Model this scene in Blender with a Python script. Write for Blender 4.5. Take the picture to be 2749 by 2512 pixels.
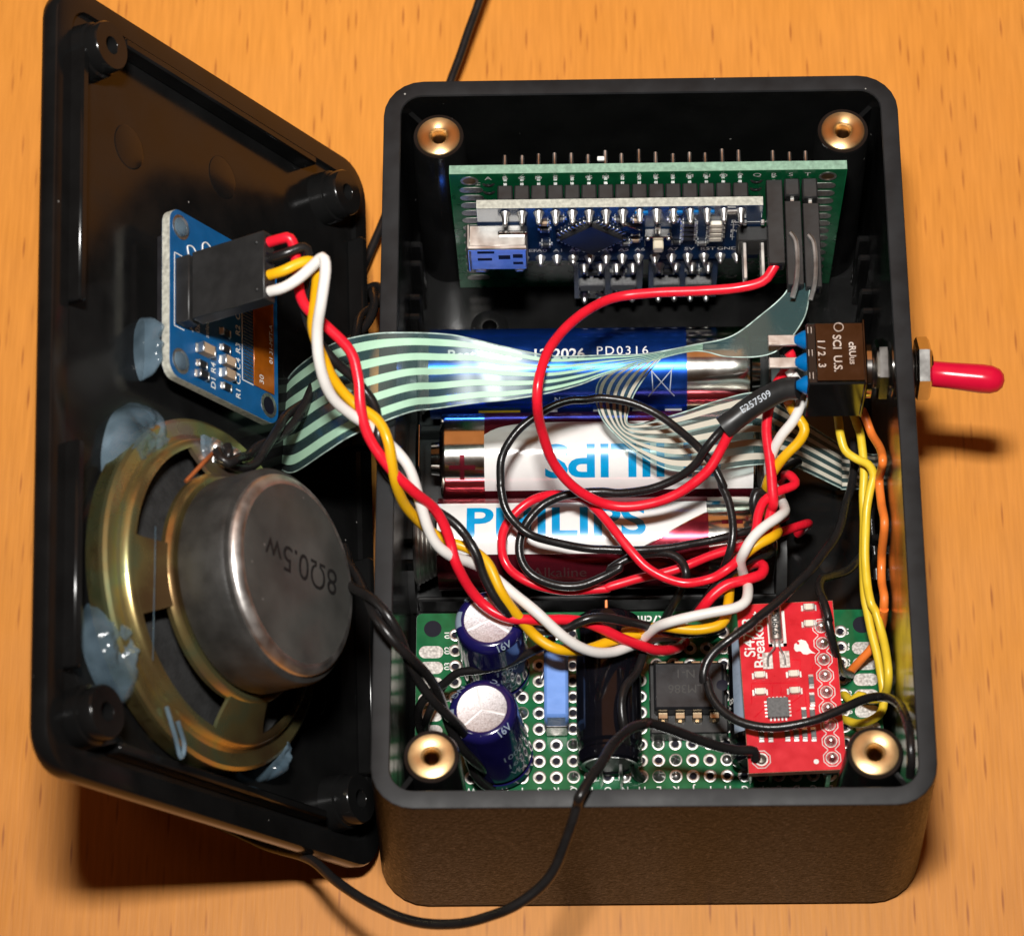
import bpy, math, random
from mathutils import Vector as V, Matrix
random.seed(7)
for _o in list(bpy.data.objects): bpy.data.objects.remove(_o)
S = 0.001                       # everything below is written in millimetres
scene = bpy.context.scene
COL = scene.collection

# ------------------------------------------------------------------ camera, light, exposure
PXW, PXH = 2749.0, 2512.0
FPX, TH, YAW, ROLL = 8244.76, 0.430685, 0.058513, -0.064093
CAM = V((-8.668, -190.951, 443.527))
def _rz(v, a): return V((math.cos(a)*v.x-math.sin(a)*v.y, math.sin(a)*v.x+math.cos(a)*v.y, v.z))
_f = _rz(V((0, math.sin(TH), -math.cos(TH))), YAW)
_u = _rz(V((0, math.cos(TH), math.sin(TH))), YAW)
_r = _rz(V((1, 0, 0)), YAW)
CR = _r*math.cos(ROLL)+_u*math.sin(ROLL)
CU = -_r*math.sin(ROLL)+_u*math.cos(ROLL)
CF = _f
cam_d = bpy.data.cameras.new('camera'); cam = bpy.data.objects.new('camera', cam_d); COL.objects.link(cam)
cam_d.sensor_fit = 'HORIZONTAL'; cam_d.sensor_width = 36.0; cam_d.lens = FPX/PXW*36.0
cam_d.clip_start = 0.01; cam_d.clip_end = 20
cam.matrix_world = Matrix(((CR.x, CU.x, -CF.x, CAM.x*S), (CR.y, CU.y, -CF.y, CAM.y*S), (CR.z, CU.z, -CF.z, CAM.z*S), (0, 0, 0, 1)))
cam_d.dof.use_dof = True
cam_d.dof.focus_distance = ((V((0, -8, 15))-CAM).dot(CF))*S
cam_d.dof.aperture_fstop = 32
scene.camera = cam

world = bpy.data.worlds.new('World'); scene.world = world; world.use_nodes = True
bg = world.node_tree.nodes['Background']; bg.inputs[0].default_value = (1.0, 0.42, 0.17, 1); bg.inputs[1].default_value = 0.028

def area(name, loc, target, sx, sy, power, col, spread=180):
    d = bpy.data.lights.new(name, 'AREA'); d.shape = 'RECTANGLE'; d.size = sx*S; d.size_y = sy*S
    d.energy = power; d.color = col; d.spread = math.radians(spread)
    o = bpy.data.objects.new(name, d); COL.objects.link(o); o.location = V(loc)*S
    o.rotation_euler = (V(target)-V(loc)).to_track_quat('-Z', 'Y').to_euler()
    return o
area('camera_flash', (-22, -78, 534), (0, 300, 0), 62, 38, 2.25, (1.0, 0.975, 0.94), 120)          # the flash on top of the camera
area('room_lamp', (30, 830, 1400), (0, 60, 0), 1500, 1100, 2.6, (1.0, 0.36, 0.10))           # warm ceiling lamp behind and left

vs = scene.view_settings; vs.view_transform = 'Standard'; vs.look = 'None'; vs.exposure = 0.0; vs.gamma = 1.0
vs.use_curve_mapping = False
scene.cycles.max_bounces = 10; scene.cycles.transparent_max_bounces = 24; scene.cycles.caustics_reflective = True
scene.cycles.sample_clamp_indirect = 6.0
scene.cycles.use_denoising = True

# ------------------------------------------------------------------ photo helpers (pixel + height -> point in the place)
def at(px, py, z):
    d = CF + CR*((px-PXW/2)/FPX) - CU*((py-PXH/2)/FPX)
    return CAM + d*((z-CAM.z)/d.z)
K = PXW/2016.0
def W(x, y, z): return at(x*K, y*K, z)
def crop(ox, oy, s, pts): return [at(ox+x*s, oy+y*s, z) for x, y, z in pts]

# ------------------------------------------------------------------ materials
MATS = {}
def mat(name, col=(0.5, 0.5, 0.5), rough=0.5, metal=0.0, var=0.12, vscale=400, bump=0.0, bscale=2000, coat=0.0, spec=0.5,
        trans=0.0, sss=0.0, rvar=0.15, aniso=0.0, specks=0.0, tint=None, ior=1.45, bdist=0.0002):
    if name in MATS: return MATS[name]
    m = bpy.data.materials.new(name); m.use_nodes = True; nt = m.node_tree; n = nt.nodes; L = nt.links
    b = n['Principled BSDF']
    tc = n.new('ShaderNodeTexCoord')
    no = n.new('ShaderNodeTexNoise'); no.inputs['Scale'].default_value = vscale; no.inputs['Detail'].default_value = 4
    L.new(tc.outputs['Object'], no.inputs['Vector'])
    mr = n.new('ShaderNodeMapRange'); mr.inputs[1].default_value = 0.3; mr.inputs[2].default_value = 0.7
    mr.inputs[3].default_value = 1-var; mr.inputs[4].default_value = 1+var; L.new(no.outputs[0], mr.inputs[0])
    mul = n.new('ShaderNodeMix'); mul.data_type = 'RGBA'; mul.blend_type = 'MULTIPLY'; mul.inputs[0].default_value = 1
    mul.inputs[6].default_value = (*col, 1); L.new(mr.outputs[0], mul.inputs[7])
    out = mul.outputs[2]
    if specks > 0:
        vo = n.new('ShaderNodeTexVoronoi'); vo.inputs['Scale'].default_value = 700; L.new(tc.outputs['Object'], vo.inputs['Vector'])
        lt = n.new('ShaderNodeMath'); lt.operation = 'LESS_THAN'; lt.inputs[1].default_value = 0.11; L.new(vo.outputs['Distance'], lt.inputs[0])
        sep = n.new('ShaderNodeSeparateColor'); L.new(vo.outputs['Color'], sep.inputs[0])
        gt = n.new('ShaderNodeMath'); gt.operation = 'GREATER_THAN'; gt.inputs[1].default_value = 1-specks; L.new(sep.outputs[0], gt.inputs[0])
        mm = n.new('ShaderNodeMath'); mm.operation = 'MULTIPLY'; L.new(lt.outputs[0], mm.inputs[0]); L.new(gt.outputs[0], mm.inputs[1])
        mx = n.new('ShaderNodeMix'); mx.data_type = 'RGBA'; L.new(mm.outputs[0], mx.inputs[0]); L.new(out, mx.inputs[6])
        mx.inputs[7].default_value = (0.28, 0.27, 0.25, 1); out = mx.outputs[2]
    L.new(out, b.inputs['Base Color'])
    rr = n.new('ShaderNodeMapRange'); rr.inputs[1].default_value = 0.3; rr.inputs[2].default_value = 0.7
    rr.inputs[3].default_value = max(0.02, rough*(1-rvar)); rr.inputs[4].default_value = min(1, rough*(1+rvar)); L.new(no.outputs[0], rr.inputs[0])
    L.new(rr.outputs[0], b.inputs['Roughness'])
    b.inputs['Metallic'].default_value = metal; b.inputs['Coat Weight'].default_value = coat; b.inputs['Coat Roughness'].default_value = 0.08
    b.inputs['Specular IOR Level'].default_value = spec; b.inputs['Transmission Weight'].default_value = trans; b.inputs['IOR'].default_value = ior
    if sss: b.inputs['Subsurface Weight'].default_value = sss; b.inputs['Subsurface Radius'].default_value = (0.002, 0.0025, 0.003); b.inputs['Subsurface Scale'].default_value = 1
    if aniso:
        b.inputs['Anisotropic'].default_value = aniso
        tg = n.new('ShaderNodeTangent'); tg.direction_type = 'RADIAL'; tg.axis = 'Z'; L.new(tg.outputs[0], b.inputs['Tangent']); b.inputs['Anisotropic Rotation'].default_value = 0.25
    if bump:
        nb = n.new('ShaderNodeTexNoise'); nb.inputs['Scale'].default_value = bscale; nb.inputs['Detail'].default_value = 3
        L.new(tc.outputs['Object'], nb.inputs['Vector'])
        bp = n.new('ShaderNodeBump'); bp.inputs['Strength'].default_value = bump; bp.inputs['Distance'].default_value = bdist
        L.new(nb.outputs[0], bp.inputs['Height']); L.new(bp.outputs[0], b.inputs['Normal'])
    MATS[name] = m; return m

def film_mat(name, tint, gloss=0.12):
    m = bpy.data.materials.new(name); m.use_nodes = True; nt = m.node_tree; n = nt.nodes; L = nt.links
    n.remove(n['Principled BSDF']); out = n['Material Output']
    tr = n.new('ShaderNodeBsdfTransparent'); tr.inputs[0].default_value = (*tint, 1)
    gl = n.new('ShaderNodeBsdfGlossy'); gl.inputs['Roughness'].default_value = 0.24; gl.inputs[0].default_value = (0.9, 1, 1, 1)
    fr = n.new('ShaderNodeFresnel'); fr.inputs[0].default_value = 1.5
    df = n.new('ShaderNodeBsdfDiffuse'); df.inputs[0].default_value = (0.15, 0.32, 0.33, 1)
    m1 = n.new('ShaderNodeMixShader'); m1.inputs[0].default_value = 0.20; L.new(tr.outputs[0], m1.inputs[1]); L.new(df.outputs[0], m1.inputs[2])
    ad = n.new('ShaderNodeMath'); ad.operation = 'MULTIPLY'; ad.inputs[1].default_value = 2.6; L.new(fr.outputs[0], ad.inputs[0])
    m2 = n.new('ShaderNodeMixShader'); L.new(ad.outputs[0], m2.inputs[0]); L.new(m1.outputs[0], m2.inputs[1]); L.new(gl.outputs[0], m2.inputs[2])
    L.new(m2.outputs[0], out.inputs[0]); return m

def glue_mat():
    m = bpy.data.materials.new('hot_glue'); m.use_nodes = True; nt = m.node_tree; n = nt.nodes; L = nt.links
    b = n['Principled BSDF']; out = n['Material Output']
    tc = n.new('ShaderNodeTexCoord'); no = n.new('ShaderNodeTexNoise'); no.inputs['Scale'].default_value = 130; no.inputs['Detail'].default_value = 2; L.new(tc.outputs['Object'], no.inputs['Vector'])
    cr_ = n.new('ShaderNodeValToRGB'); cr_.color_ramp.elements[0].position = 0.3; cr_.color_ramp.elements[0].color = (0.10, 0.165, 0.215, 1)
    cr_.color_ramp.elements[1].position = 0.7; cr_.color_ramp.elements[1].color = (0.24, 0.34, 0.42, 1)
    L.new(no.outputs[0], cr_.inputs[0]); L.new(cr_.outputs[0], b.inputs['Base Color'])
    b.inputs['Roughness'].default_value = 0.13; b.inputs['IOR'].default_value = 1.48; b.inputs['Coat Weight'].default_value = 0.4
    bn = n.new('ShaderNodeTexNoise'); bn.inputs['Scale'].default_value = 420; L.new(tc.outputs['Object'], bn.inputs['Vector'])
    bp = n.new('ShaderNodeBump'); bp.inputs['Strength'].default_value = 0.5; bp.inputs['Distance'].default_value = 0.0006; L.new(bn.outputs[0], bp.inputs['Height']); L.new(bp.outputs[0], b.inputs['Normal'])
    tr = n.new('ShaderNodeBsdfTransparent'); tr.inputs[0].default_value = (0.88, 0.92, 0.95, 1)
    mx = n.new('ShaderNodeMixShader'); mr = n.new('ShaderNodeMapRange'); mr.inputs[1].default_value = 0.3; mr.inputs[2].default_value = 0.7
    mr.inputs[3].default_value = 0.22; mr.inputs[4].default_value = 0.58; L.new(no.outputs[0], mr.inputs[0]); L.new(mr.outputs[0], mx.inputs[0])
    L.new(tr.outputs[0], mx.inputs[1]); L.new(b.outputs[0], mx.inputs[2]); L.new(mx.outputs[0], out.inputs[0])
    return m

def wood_mat():
    m = bpy.data.materials.new('beech_wood'); m.use_nodes = True; nt = m.node_tree; n = nt.nodes; L = nt.links; b = n['Principled BSDF']
    tc = n.new('ShaderNodeTexCoord')
    def mapped(sx, sy, rot=0.0):
        mp = n.new('ShaderNodeMapping'); mp.inputs['Scale'].default_value = (sx, sy, 1); mp.inputs['Rotation'].default_value = (0, 0, rot)
        L.new(tc.outputs['Object'], mp.inputs[0]); return mp.outputs[0]
    def noise(vec, sc, det=4, rough=0.5):
        t = n.new('ShaderNodeTexNoise'); t.inputs['Scale'].default_value = sc; t.inputs['Detail'].default_value = det; t.inputs['Roughness'].default_value = rough
        L.new(vec, t.inputs['Vector']); return t.outputs[0]
    def ramp(src, p0, c0, p1, c1):
        r = n.new('ShaderNodeValToRGB'); r.color_ramp.elements[0].position = p0; r.color_ramp.elements[0].color = (*c0, 1)
        r.color_ramp.elements[1].position = p1; r.color_ramp.elements[1].color = (*c1, 1); L.new(src, r.inputs[0]); return r.outputs[0]
    def mix(a, bb, f, mode='MIX'):
        x = n.new('ShaderNodeMix'); x.data_type = 'RGBA'; x.blend_type = mode
        for v, i in ((a, 6), (bb, 7)):
            if isinstance(v, tuple): x.inputs[i].default_value = (*v, 1)
            else: L.new(v, x.inputs[i])
        if isinstance(f, float): x.inputs[0].default_value = f
        else: L.new(f, x.inputs[0])
        return x.outputs[2]
    broad = noise(mapped(14, 5, 0.02), 1.0, 5, 0.6)
    base = ramp(broad, 0.3, (0.61, 0.230, 0.036), 0.72, (0.70, 0.280, 0.047))
    fib = noise(mapped(1500, 90, 0.02), 1.0, 3)
    base = mix(base, ramp(fib, 0.3, (0.86, 0.84, 0.80), 0.7, (1.06, 1.06, 1.06)), 0.75, 'MULTIPLY')
    # ray flecks: short dark dashes along the grain
    vo = n.new('ShaderNodeTexVoronoi'); vo.voronoi_dimensions = '2D'; vo.inputs['Scale'].default_value = 1.0; vo.inputs['Randomness'].default_value = 1.0
    L.new(mapped(760, 85, 0.03), vo.inputs['Vector'])
    dash = n.new('ShaderNodeMapRange'); dash.inputs[1].default_value = 0.06; dash.inputs[2].default_value = 0.22; dash.inputs[3].default_value = 1; dash.inputs[4].default_value = 0
    L.new(vo.outputs['Distance'], dash.inputs[0])
    sc = n.new('ShaderNodeSeparateColor'); L.new(vo.outputs['Color'], sc.inputs[0])
    gate = n.new('ShaderNodeMapRange'); gate.inputs[1].default_value = 0.5; gate.inputs[2].default_value = 1.0; gate.inputs[3].default_value = 0.0; gate.inputs[4].default_value = 0.75
    L.new(sc.outputs[0], gate.inputs[0])
    mm = n.new('ShaderNodeMath'); mm.operation = 'MULTIPLY'; L.new(dash.outputs[0], mm.inputs[0]); L.new(gate.outputs[0], mm.inputs[1])
    base = mix(base, (0.30, 0.085, 0.016), mm.outputs[0])
    L.new(base, b.inputs['Base Color'])
    rg = ramp(noise(mapped(60, 60), 1.0, 4), 0.3, (0.36, 0.36, 0.36), 0.7, (0.50, 0.50, 0.50)); L.new(rg, b.inputs['Roughness'])
    b.inputs['Specular IOR Level'].default_value = 0.35
    bp = n.new('ShaderNodeBump'); bp.inputs['Strength'].default_value = 0.12; bp.inputs['Distance'].default_value = 0.0003; L.new(fib, bp.inputs['Height']); L.new(bp.outputs[0], b.inputs['Normal'])
    return m

PLASTIC = mat('black_abs', (0.0065, 0.0065, 0.0065), 0.17, spec=0.36, var=0.25, specks=0.02, rvar=0.35, vscale=150)
PLASTIC_OUT = mat('black_abs_textured', (0.005, 0.0028, 0.002), 0.34, spec=0.08, var=0.25, vscale=1700, rvar=0.3, bump=0.55, bscale=2100, bdist=0.0004, specks=0.004)
RIM = mat('black_abs_rim', (0.014, 0.0145, 0.0155), 0.5, spec=0.3, var=0.25, specks=0.05, vscale=200)
DULL = mat('dull_black_plastic', (0.022, 0.022, 0.022), 0.45, var=0.2, specks=0.02)
HOUSING = mat('black_nylon', (0.018, 0.018, 0.018), 0.42, var=0.15, specks=0.01)
BRASS = mat('brass', (0.80, 0.55, 0.27), 0.40, 1.0, aniso=0.7, var=0.06)
BRASS_DARK = mat('brass_thread', (0.35, 0.20, 0.08), 0.35, 1.0)
STEEL = mat('nickel_steel', (0.62, 0.60, 0.57), 0.14, 1.0, var=0.1)
STEEL_R = mat('rough_steel', (0.66, 0.64, 0.60), 0.42, 1.0, var=0.2)
SOLDER = mat('solder', (0.78, 0.78, 0.76), 0.36, 1.0, var=0.2)
TIN = mat('tinned_pad', (0.50, 0.48, 0.45), 0.42, 1.0, var=0.3, vscale=2500)
GREEN = mat('green_soldermask', (0.005, 0.12, 0.042), 0.22, var=0.2, coat=0.3)
GREEN_EDGE = mat('fibreglass_edge_green', (0.20, 0.33, 0.24), 0.7, var=0.25, vscale=1500)
GREY_EDGE = mat('fibreglass_edge_grey', (0.42, 0.42, 0.36), 0.7, var=0.3, vscale=1500)
BLUEPCB = mat('dark_blue_soldermask', (0.004, 0.026, 0.085), 0.22, var=0.2, coat=0.3)
OLEDPCB = mat('blue_soldermask', (0.004, 0.085, 0.24), 0.35, var=0.12)
REDPCB = mat('red_soldermask', (0.60, 0.006, 0.018), 0.3, var=0.12, coat=0.2)
REDTRACE = mat('red_trace', (0.78, 0.02, 0.035), 0.3)
SILK = mat('white_silkscreen', (0.78, 0.78, 0.74), 0.6)
INK = mat('black_ink', (0.01, 0.01, 0.01), 0.5)
GREYTXT = mat('grey_print', (0.45, 0.50, 0.55), 0.5)
HOLE = mat('hole_dark', (0.006, 0.005, 0.013), 0.55, spec=0.2)
W_RED = mat('red_pvc', (0.80, 0.012, 0.03), 0.32, var=0.05, rvar=0.45, vscale=260, bump=0.15, bscale=700)
W_BLK = mat('black_pvc', (0.012, 0.011, 0.011), 0.28, var=0.15, bump=0.15)
W_YEL = mat('yellow_pvc', (0.80, 0.42, 0.006), 0.34, var=0.05, rvar=0.45, vscale=260, bump=0.15, bscale=700)
W_YEL2 = mat('pale_yellow_pvc', (0.80, 0.55, 0.03), 0.4, var=0.06, rvar=0.45, vscale=260, bump=0.15, bscale=700)
W_WHT = mat('white_pvc', (0.80, 0.77, 0.73), 0.36, var=0.04, rvar=0.45, vscale=260, bump=0.15, bscale=700)
W_ORG = mat('orange_pvc', (0.85, 0.20, 0.03), 0.38, var=0.05, rvar=0.45, vscale=260, bump=0.15, bscale=700)
SHRINK = mat('heat_shrink_black', (0.018, 0.018, 0.018), 0.4, var=0.2)
CHROMEWRAP = mat('metallic_wrap', (0.80, 0.76, 0.70), 0.13, 1.0, var=0.08)
MAROON = mat('maroon_wrap', (0.20, 0.016, 0.03), 0.2, 0.75, var=0.1)
NAVY = mat('navy_wrap', (0.012, 0.075, 0.42), 0.22, 0.85, var=0.08)
WHITELBL = mat('white_wrap', (0.80, 0.79, 0.77), 0.18, var=0.03)
CYAN = mat('cyan_print', (0.0, 0.30, 0.62), 0.25)
YELP = mat('yellow_print', (0.75, 0.5, 0.02), 0.3)
GOLDPASS = mat('yellow_passivated_steel', (0.44, 0.35, 0.16), 0.27, 0.92, var=0.25, vscale=90)
def _irid(m):                            # zinc passivation shifts between gold, green and pink
    nt = m.node_tree; n = nt.nodes; L = nt.links; tc = n.new('ShaderNodeTexCoord'); no = n.new('ShaderNodeTexNoise'); no.inputs['Scale'].default_value = 75; no.inputs['Detail'].default_value = 5
    L.new(tc.outputs['Object'], no.inputs['Vector']); r = n.new('ShaderNodeValToRGB'); e = r.color_ramp.elements
    e[0].position = .32; e[0].color = (.38, .24, .11, 1); e[1].position = .46; e[1].color = (.56, .46, .19, 1)
    for p, c in ((.54, (.44, .49, .25, 1)), (.62, (.57, .48, .21, 1)), (.7, (.54, .38, .32, 1))): q = e.new(p); q.color = c
    L.new(no.outputs[0], r.inputs[0]); L.new(r.outputs[0], n['Principled BSDF'].inputs['Base Color'])
_irid(GOLDPASS)
FERRITE = mat('ferrite', (0.030, 0.029, 0.027), 0.5, var=0.3, vscale=300, bump=0.2)
PLATE = mat('zinc_plate', (0.095, 0.095, 0.088), 0.34, 0.4, var=0.35, vscale=120, specks=0.04)
PLATE_EDGE = mat('zinc_plate_edge', (0.78, 0.75, 0.72), 0.42, 1.0)
CONE = mat('paper_cone', (0.018, 0.018, 0.018), 0.75, var=0.3, bump=0.5)
MINT = mat('mint_trace', (0.42, 0.68, 0.50), 0.45, var=0.05)
BEIGE = mat('beige_trace', (0.55, 0.52, 0.43), 0.5, var=0.05)
FILM = film_mat('clear_film', (0.66, 0.80, 0.78))
GLUE = glue_mat()
FILMEDGE = mat('film_cut_edge', (0.42, 0.55, 0.50), 0.3, var=0.5, vscale=600)
CAPSLEEVE = mat('cap_sleeve_indigo', (0.010, 0.008, 0.075), 0.14, var=0.15, coat=0.5)
CAPBLACK = mat('cap_sleeve_black', (0.004, 0.004, 0.006), 0.13, var=0.2, coat=0.25, spec=0.4)
CAPTOP = mat('etched_aluminium', (0.80, 0.80, 0.83), 0.50, 1.0, var=0.22, vscale=5000, bump=0.12, bscale=5000)
CAPSTRIPE = mat('cap_stripe_grey', (0.24, 0.30, 0.38), 0.3)
FILMCAP = mat('powder_blue_plastic', (0.17, 0.33, 0.78), 0.38, var=0.06, bump=0.2, bscale=900)
BLUEPLUG = mat('blue_epoxy', (0.0, 0.13, 0.38), 0.3)
RUBBER = mat('red_vinyl_cap', (0.60, 0.006, 0.035), 0.2, var=0.05)
KAPTON = mat('amber_flex', (0.32, 0.085, 0.006), 0.2, 0.2, var=0.35, vscale=250)
CHIPTAN = mat('ceramic_tan', (0.42, 0.30, 0.20), 0.5)
CHIPBLK = mat('epoxy_black', (0.015, 0.015, 0.017), 0.35, var=0.2)
CHIPGREY = mat('epoxy_grey', (0.11, 0.11, 0.11), 0.55, var=0.3, vscale=2500)
LEDW = mat('led_white', (0.75, 0.70, 0.58), 0.35)
BUTTON = mat('cream_button', (0.62, 0.55, 0.42), 0.35)
COPPER = mat('copper_braid', (0.55, 0.16, 0.05), 0.45, 0.6)
GOLD = mat('gold_contact', (0.50, 0.38, 0.24), 0.3, 1.0)

# ------------------------------------------------------------------ mesh helpers
ORG = {}
class Fr:                               # a local frame: x, y, z axes in the place
    def __init__(s, o, ex=(1, 0, 0), ey=(0, 1, 0), ez=(0, 0, 1)): s.o, s.x, s.y, s.z = V(o), V(ex), V(ey), V(ez)
    def __call__(s, a, b=0, c=0):
        if isinstance(a, (tuple, list, V)): a, b, c = a
        return s.o + s.x*a + s.y*b + s.z*c
    def sub(s, a, b, c, rot=0.0):
        ca, sa = math.cos(rot), math.sin(rot)
        return Fr(s(a, b, c), s.x*ca+s.y*sa, s.y*ca-s.x*sa, s.z)
ID = Fr((0, 0, 0))
class MB:
    def __init__(s, fr=ID): s.v, s.f, s.m, s.fr, s.cur = [], [], [], fr, 0
    def add(s, vs, fs):
        o = len(s.v); s.v += [s.fr(*p) for p in vs]; s.f += [tuple(i+o for i in f) for f in fs]; s.m += [s.cur]*len(fs); return s
    def box(s, x0, x1, y0, y1, z0, z1, c=0.0):
        x0, x1 = min(x0, x1), max(x0, x1); y0, y1 = min(y0, y1), max(y0, y1); z0, z1 = min(z0, z1), max(z0, z1)
        if c <= 0:
            return s.add([(x0, y0, z0), (x1, y0, z0), (x1, y1, z0), (x0, y1, z0), (x0, y0, z1), (x1, y0, z1), (x1, y1, z1), (x0, y1, z1)],
                         [(3, 2, 1, 0), (4, 5, 6, 7), (0, 1, 5, 4), (1, 2, 6, 5), (2, 3, 7, 6), (3, 0, 4, 7)])
        c = min(c, (x1-x0)*.45, (y1-y0)*.45, (z1-z0)*.45)
        def ring(i, z): return [(x0+i, y0+c, z), (x0+c, y0+i, z), (x1-c, y0+i, z), (x1-i, y0+c, z), (x1-i, y1-c, z), (x1-c, y1-i, z), (x0+c, y1-i, z), (x0+i, y1-c, z)]
        def ringi(z): return [(x0+c, y0+c, z), (x0+c, y0+c, z), (x1-c, y0+c, z), (x1-c, y0+c, z), (x1-c, y1-c, z), (x1-c, y1-c, z), (x0+c, y1-c, z), (x0+c, y1-c, z)]
        vs = ringi(z0)+ring(0, z0+c)+ring(0, z1-c)+ringi(z1)
        fs = [tuple(reversed((0, 2, 4, 6))), (24, 26, 28, 30)]
        for k in range(3):
            for i in range(8):
                j = (i+1) % 8; q = [k*8+i, k*8+j, k*8+8+j, k*8+8+i]
                if k == 0: q = [0+i//2*2 if False else i, j, 8+j, 8+i]
                fs.append(tuple(q))
        # collapse doubled ring vertices
        mp = {}
        for a in (0, 2, 4, 6): mp[a+1] = a; mp[24+a+1] = 24+a
        out = []
        for f in fs:
            g = []
            for i in f:
                i = mp.get(i, i)
                if i not in g: g.append(i)
            if len(g) > 2: out.append(tuple(g))
        return s.add(vs, out)
    def lathe(s, prof, fr, n=32, a0=0, a1=2*math.pi, cap=True):
        full = abs(a1-a0-2*math.pi) < 1e-6; nn = n if full else n+1
        vs = [];
        for r, h in prof:
            for i in range(nn):
                a = a0+(a1-a0)*i/n; vs.append(fr(r*math.cos(a), r*math.sin(a), h))
        fs = []
        for k in range(len(prof)-1):
            for i in range(n):
                j = (i+1) % nn; fs.append((k*nn+i, k*nn+j, (k+1)*nn+j, (k+1)*nn+i))
        if cap and full:
            if prof[0][0] > 1e-6: fs.append(tuple(reversed(range(nn))))
            if prof[-1][0] > 1e-6: fs.append(tuple(range((len(prof)-1)*nn, len(prof)*nn)))
        return s.add(vs, fs)
    def cyl(s, p0, p1, r0, r1=None, n=20, cap=True):
        p0, p1 = V(p0), V(p1); z = (p1-p0); h = z.length; z.normalize()
        a = V((1, 0, 0)) if abs(z.x) < .9 else V((0, 1, 0)); x = z.cross(a).normalized(); y = z.cross(x)
        return s.lathe([(r0, 0), (r0 if r1 is None else r1, h)], Fr(p0, x, y, z), n, cap=cap)
    def ball(s, c, r, n=12, sz=1.0):
        return s.lathe([(max(1e-7, r*math.sin(math.pi*k/8)), -r*sz*math.cos(math.pi*k/8)) for k in range(9)], Fr(c), n, cap=False)
    def ring(s, fr, ro, ri, h, n=20):
        return s.lathe([(ri, 0), (ro, 0), (ro, h), (ri, h), (ri, 0)], fr, n, cap=False)
    def prism(s, pts, z0, z1, fr=ID):
        n = len(pts); vs = [fr(x, y, z0) for x, y in pts]+[fr(x, y, z1) for x, y in pts]
        ar = sum(pts[i][0]*pts[(i+1) % n][1]-pts[(i+1) % n][0]*pts[i][1] for i in range(n))
        idx = list(range(n))
        fs = [tuple(reversed(idx)), tuple(i+n for i in idx)]+[(i, (i+1) % n, (i+1) % n+n, i+n) for i in idx]
        if ar < 0: fs = [tuple(reversed(f)) for f in fs]
        return s.add(vs, fs)
    def tube(s, pts, r, n=10, cap=True, round_end=False):
        pts = [V(p) for p in pts]; N = len(pts); rs = r if isinstance(r, (list, tuple)) else [r]*N
        t = [(pts[min(i+1, N-1)]-pts[max(i-1, 0)]).normalized() for i in range(N)]
        a = V((0, 0, 1)) if abs(t[0].z) < .9 else V((1, 0, 0)); x = (a-t[0]*a.dot(t[0])).normalized(); vs = []
        for i in range(N):
            x = (x-t[i]*x.dot(t[i])).normalized(); y = t[i].cross(x)
            for k in range(n):
                an = 2*math.pi*k/n; vs.append(pts[i]+(x*math.cos(an)+y*math.sin(an))*rs[i])
        fs = [(i*n+k, i*n+(k+1) % n, (i+1)*n+(k+1) % n, (i+1)*n+k) for i in range(N-1) for k in range(n)]
        if cap: fs += [tuple(reversed(range(n))), tuple(range((N-1)*n, N*n))]
        return s.add(vs, fs)
    def strip(s, rows):                  # rows of points -> grid sheet
        m = len(rows[0]); vs = [p for r in rows for p in r]
        return s.add(vs, [(i*m+j, i*m+j+1, (i+1)*m+j+1, (i+1)*m+j) for i in range(len(rows)-1) for j in range(m-1)])
    def build(s, name, mats, parent=None, org=None, smooth=38, label=None, kind=None, solid=0.0):
        if not isinstance(mats, (list, tuple)): mats = [mats]
        if parent is not None: org = ORG[parent.name]
        elif org is None:
            n = max(1, len(s.v)); org = V((sum(p.x for p in s.v)/n, sum(p.y for p in s.v)/n, min(p.z for p in s.v)))
        me = bpy.data.meshes.new(name); me.from_pydata([((p-org)*S)[:] for p in s.v], [], s.f)
        for m in mats: me.materials.append(m)
        if len(mats) > 1: me.polygons.foreach_set('material_index', s.m)
        me.polygons.foreach_set('use_smooth', [True]*len(me.polygons)); me.set_sharp_from_angle(angle=math.radians(smooth))
        me.validate(); me.update()
        o = bpy.data.objects.new(name, me); COL.objects.link(o)
        if parent is not None: o.parent = parent
        else: o.location = org*S
        ORG[o.name] = org
        if label: o['label'] = label
        if kind: o['kind'] = kind
        if solid: md = o.modifiers.new('thick', 'SOLIDIFY'); md.thickness = solid*S; md.offset = 0
        return o

def tag(o, label, cat, group=None):
    o['label'] = label; o['category'] = cat
    if group: o['group'] = group
    return o
def thing(name, loc, label, cat, group=None):
    o = bpy.data.objects.new(name, None); COL.objects.link(o); o.location = V(loc)*S; o.empty_display_size = 0.005
    ORG[o.name] = V(loc); return tag(o, label, cat, group)
def piece(name, mesh_obj_data, pos, parent, fr=None):       # a further copy sharing mesh data (mesh built round its own origin)
    o = bpy.data.objects.new(name, mesh_obj_data); COL.objects.link(o); o.parent = parent
    o.location = (V(pos)-ORG[parent.name])*S
    if fr: o.rotation_euler = Matrix((fr.x, fr.y, fr.z)).transposed().to_euler()
    ORG[o.name] = V(pos); return o
def raw_mesh(name, mb, mats, smooth=38):
    if not isinstance(mats, (list, tuple)): mats = [mats]
    me = bpy.data.meshes.new(name); me.from_pydata([(p*S)[:] for p in mb.v], [], mb.f)
    for m in mats: me.materials.append(m)
    if len(mats) > 1: me.polygons.foreach_set('material_index', mb.m)
    me.polygons.foreach_set('use_smooth', [True]*len(me.polygons)); me.set_sharp_from_angle(angle=math.radians(smooth)); return me

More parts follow.
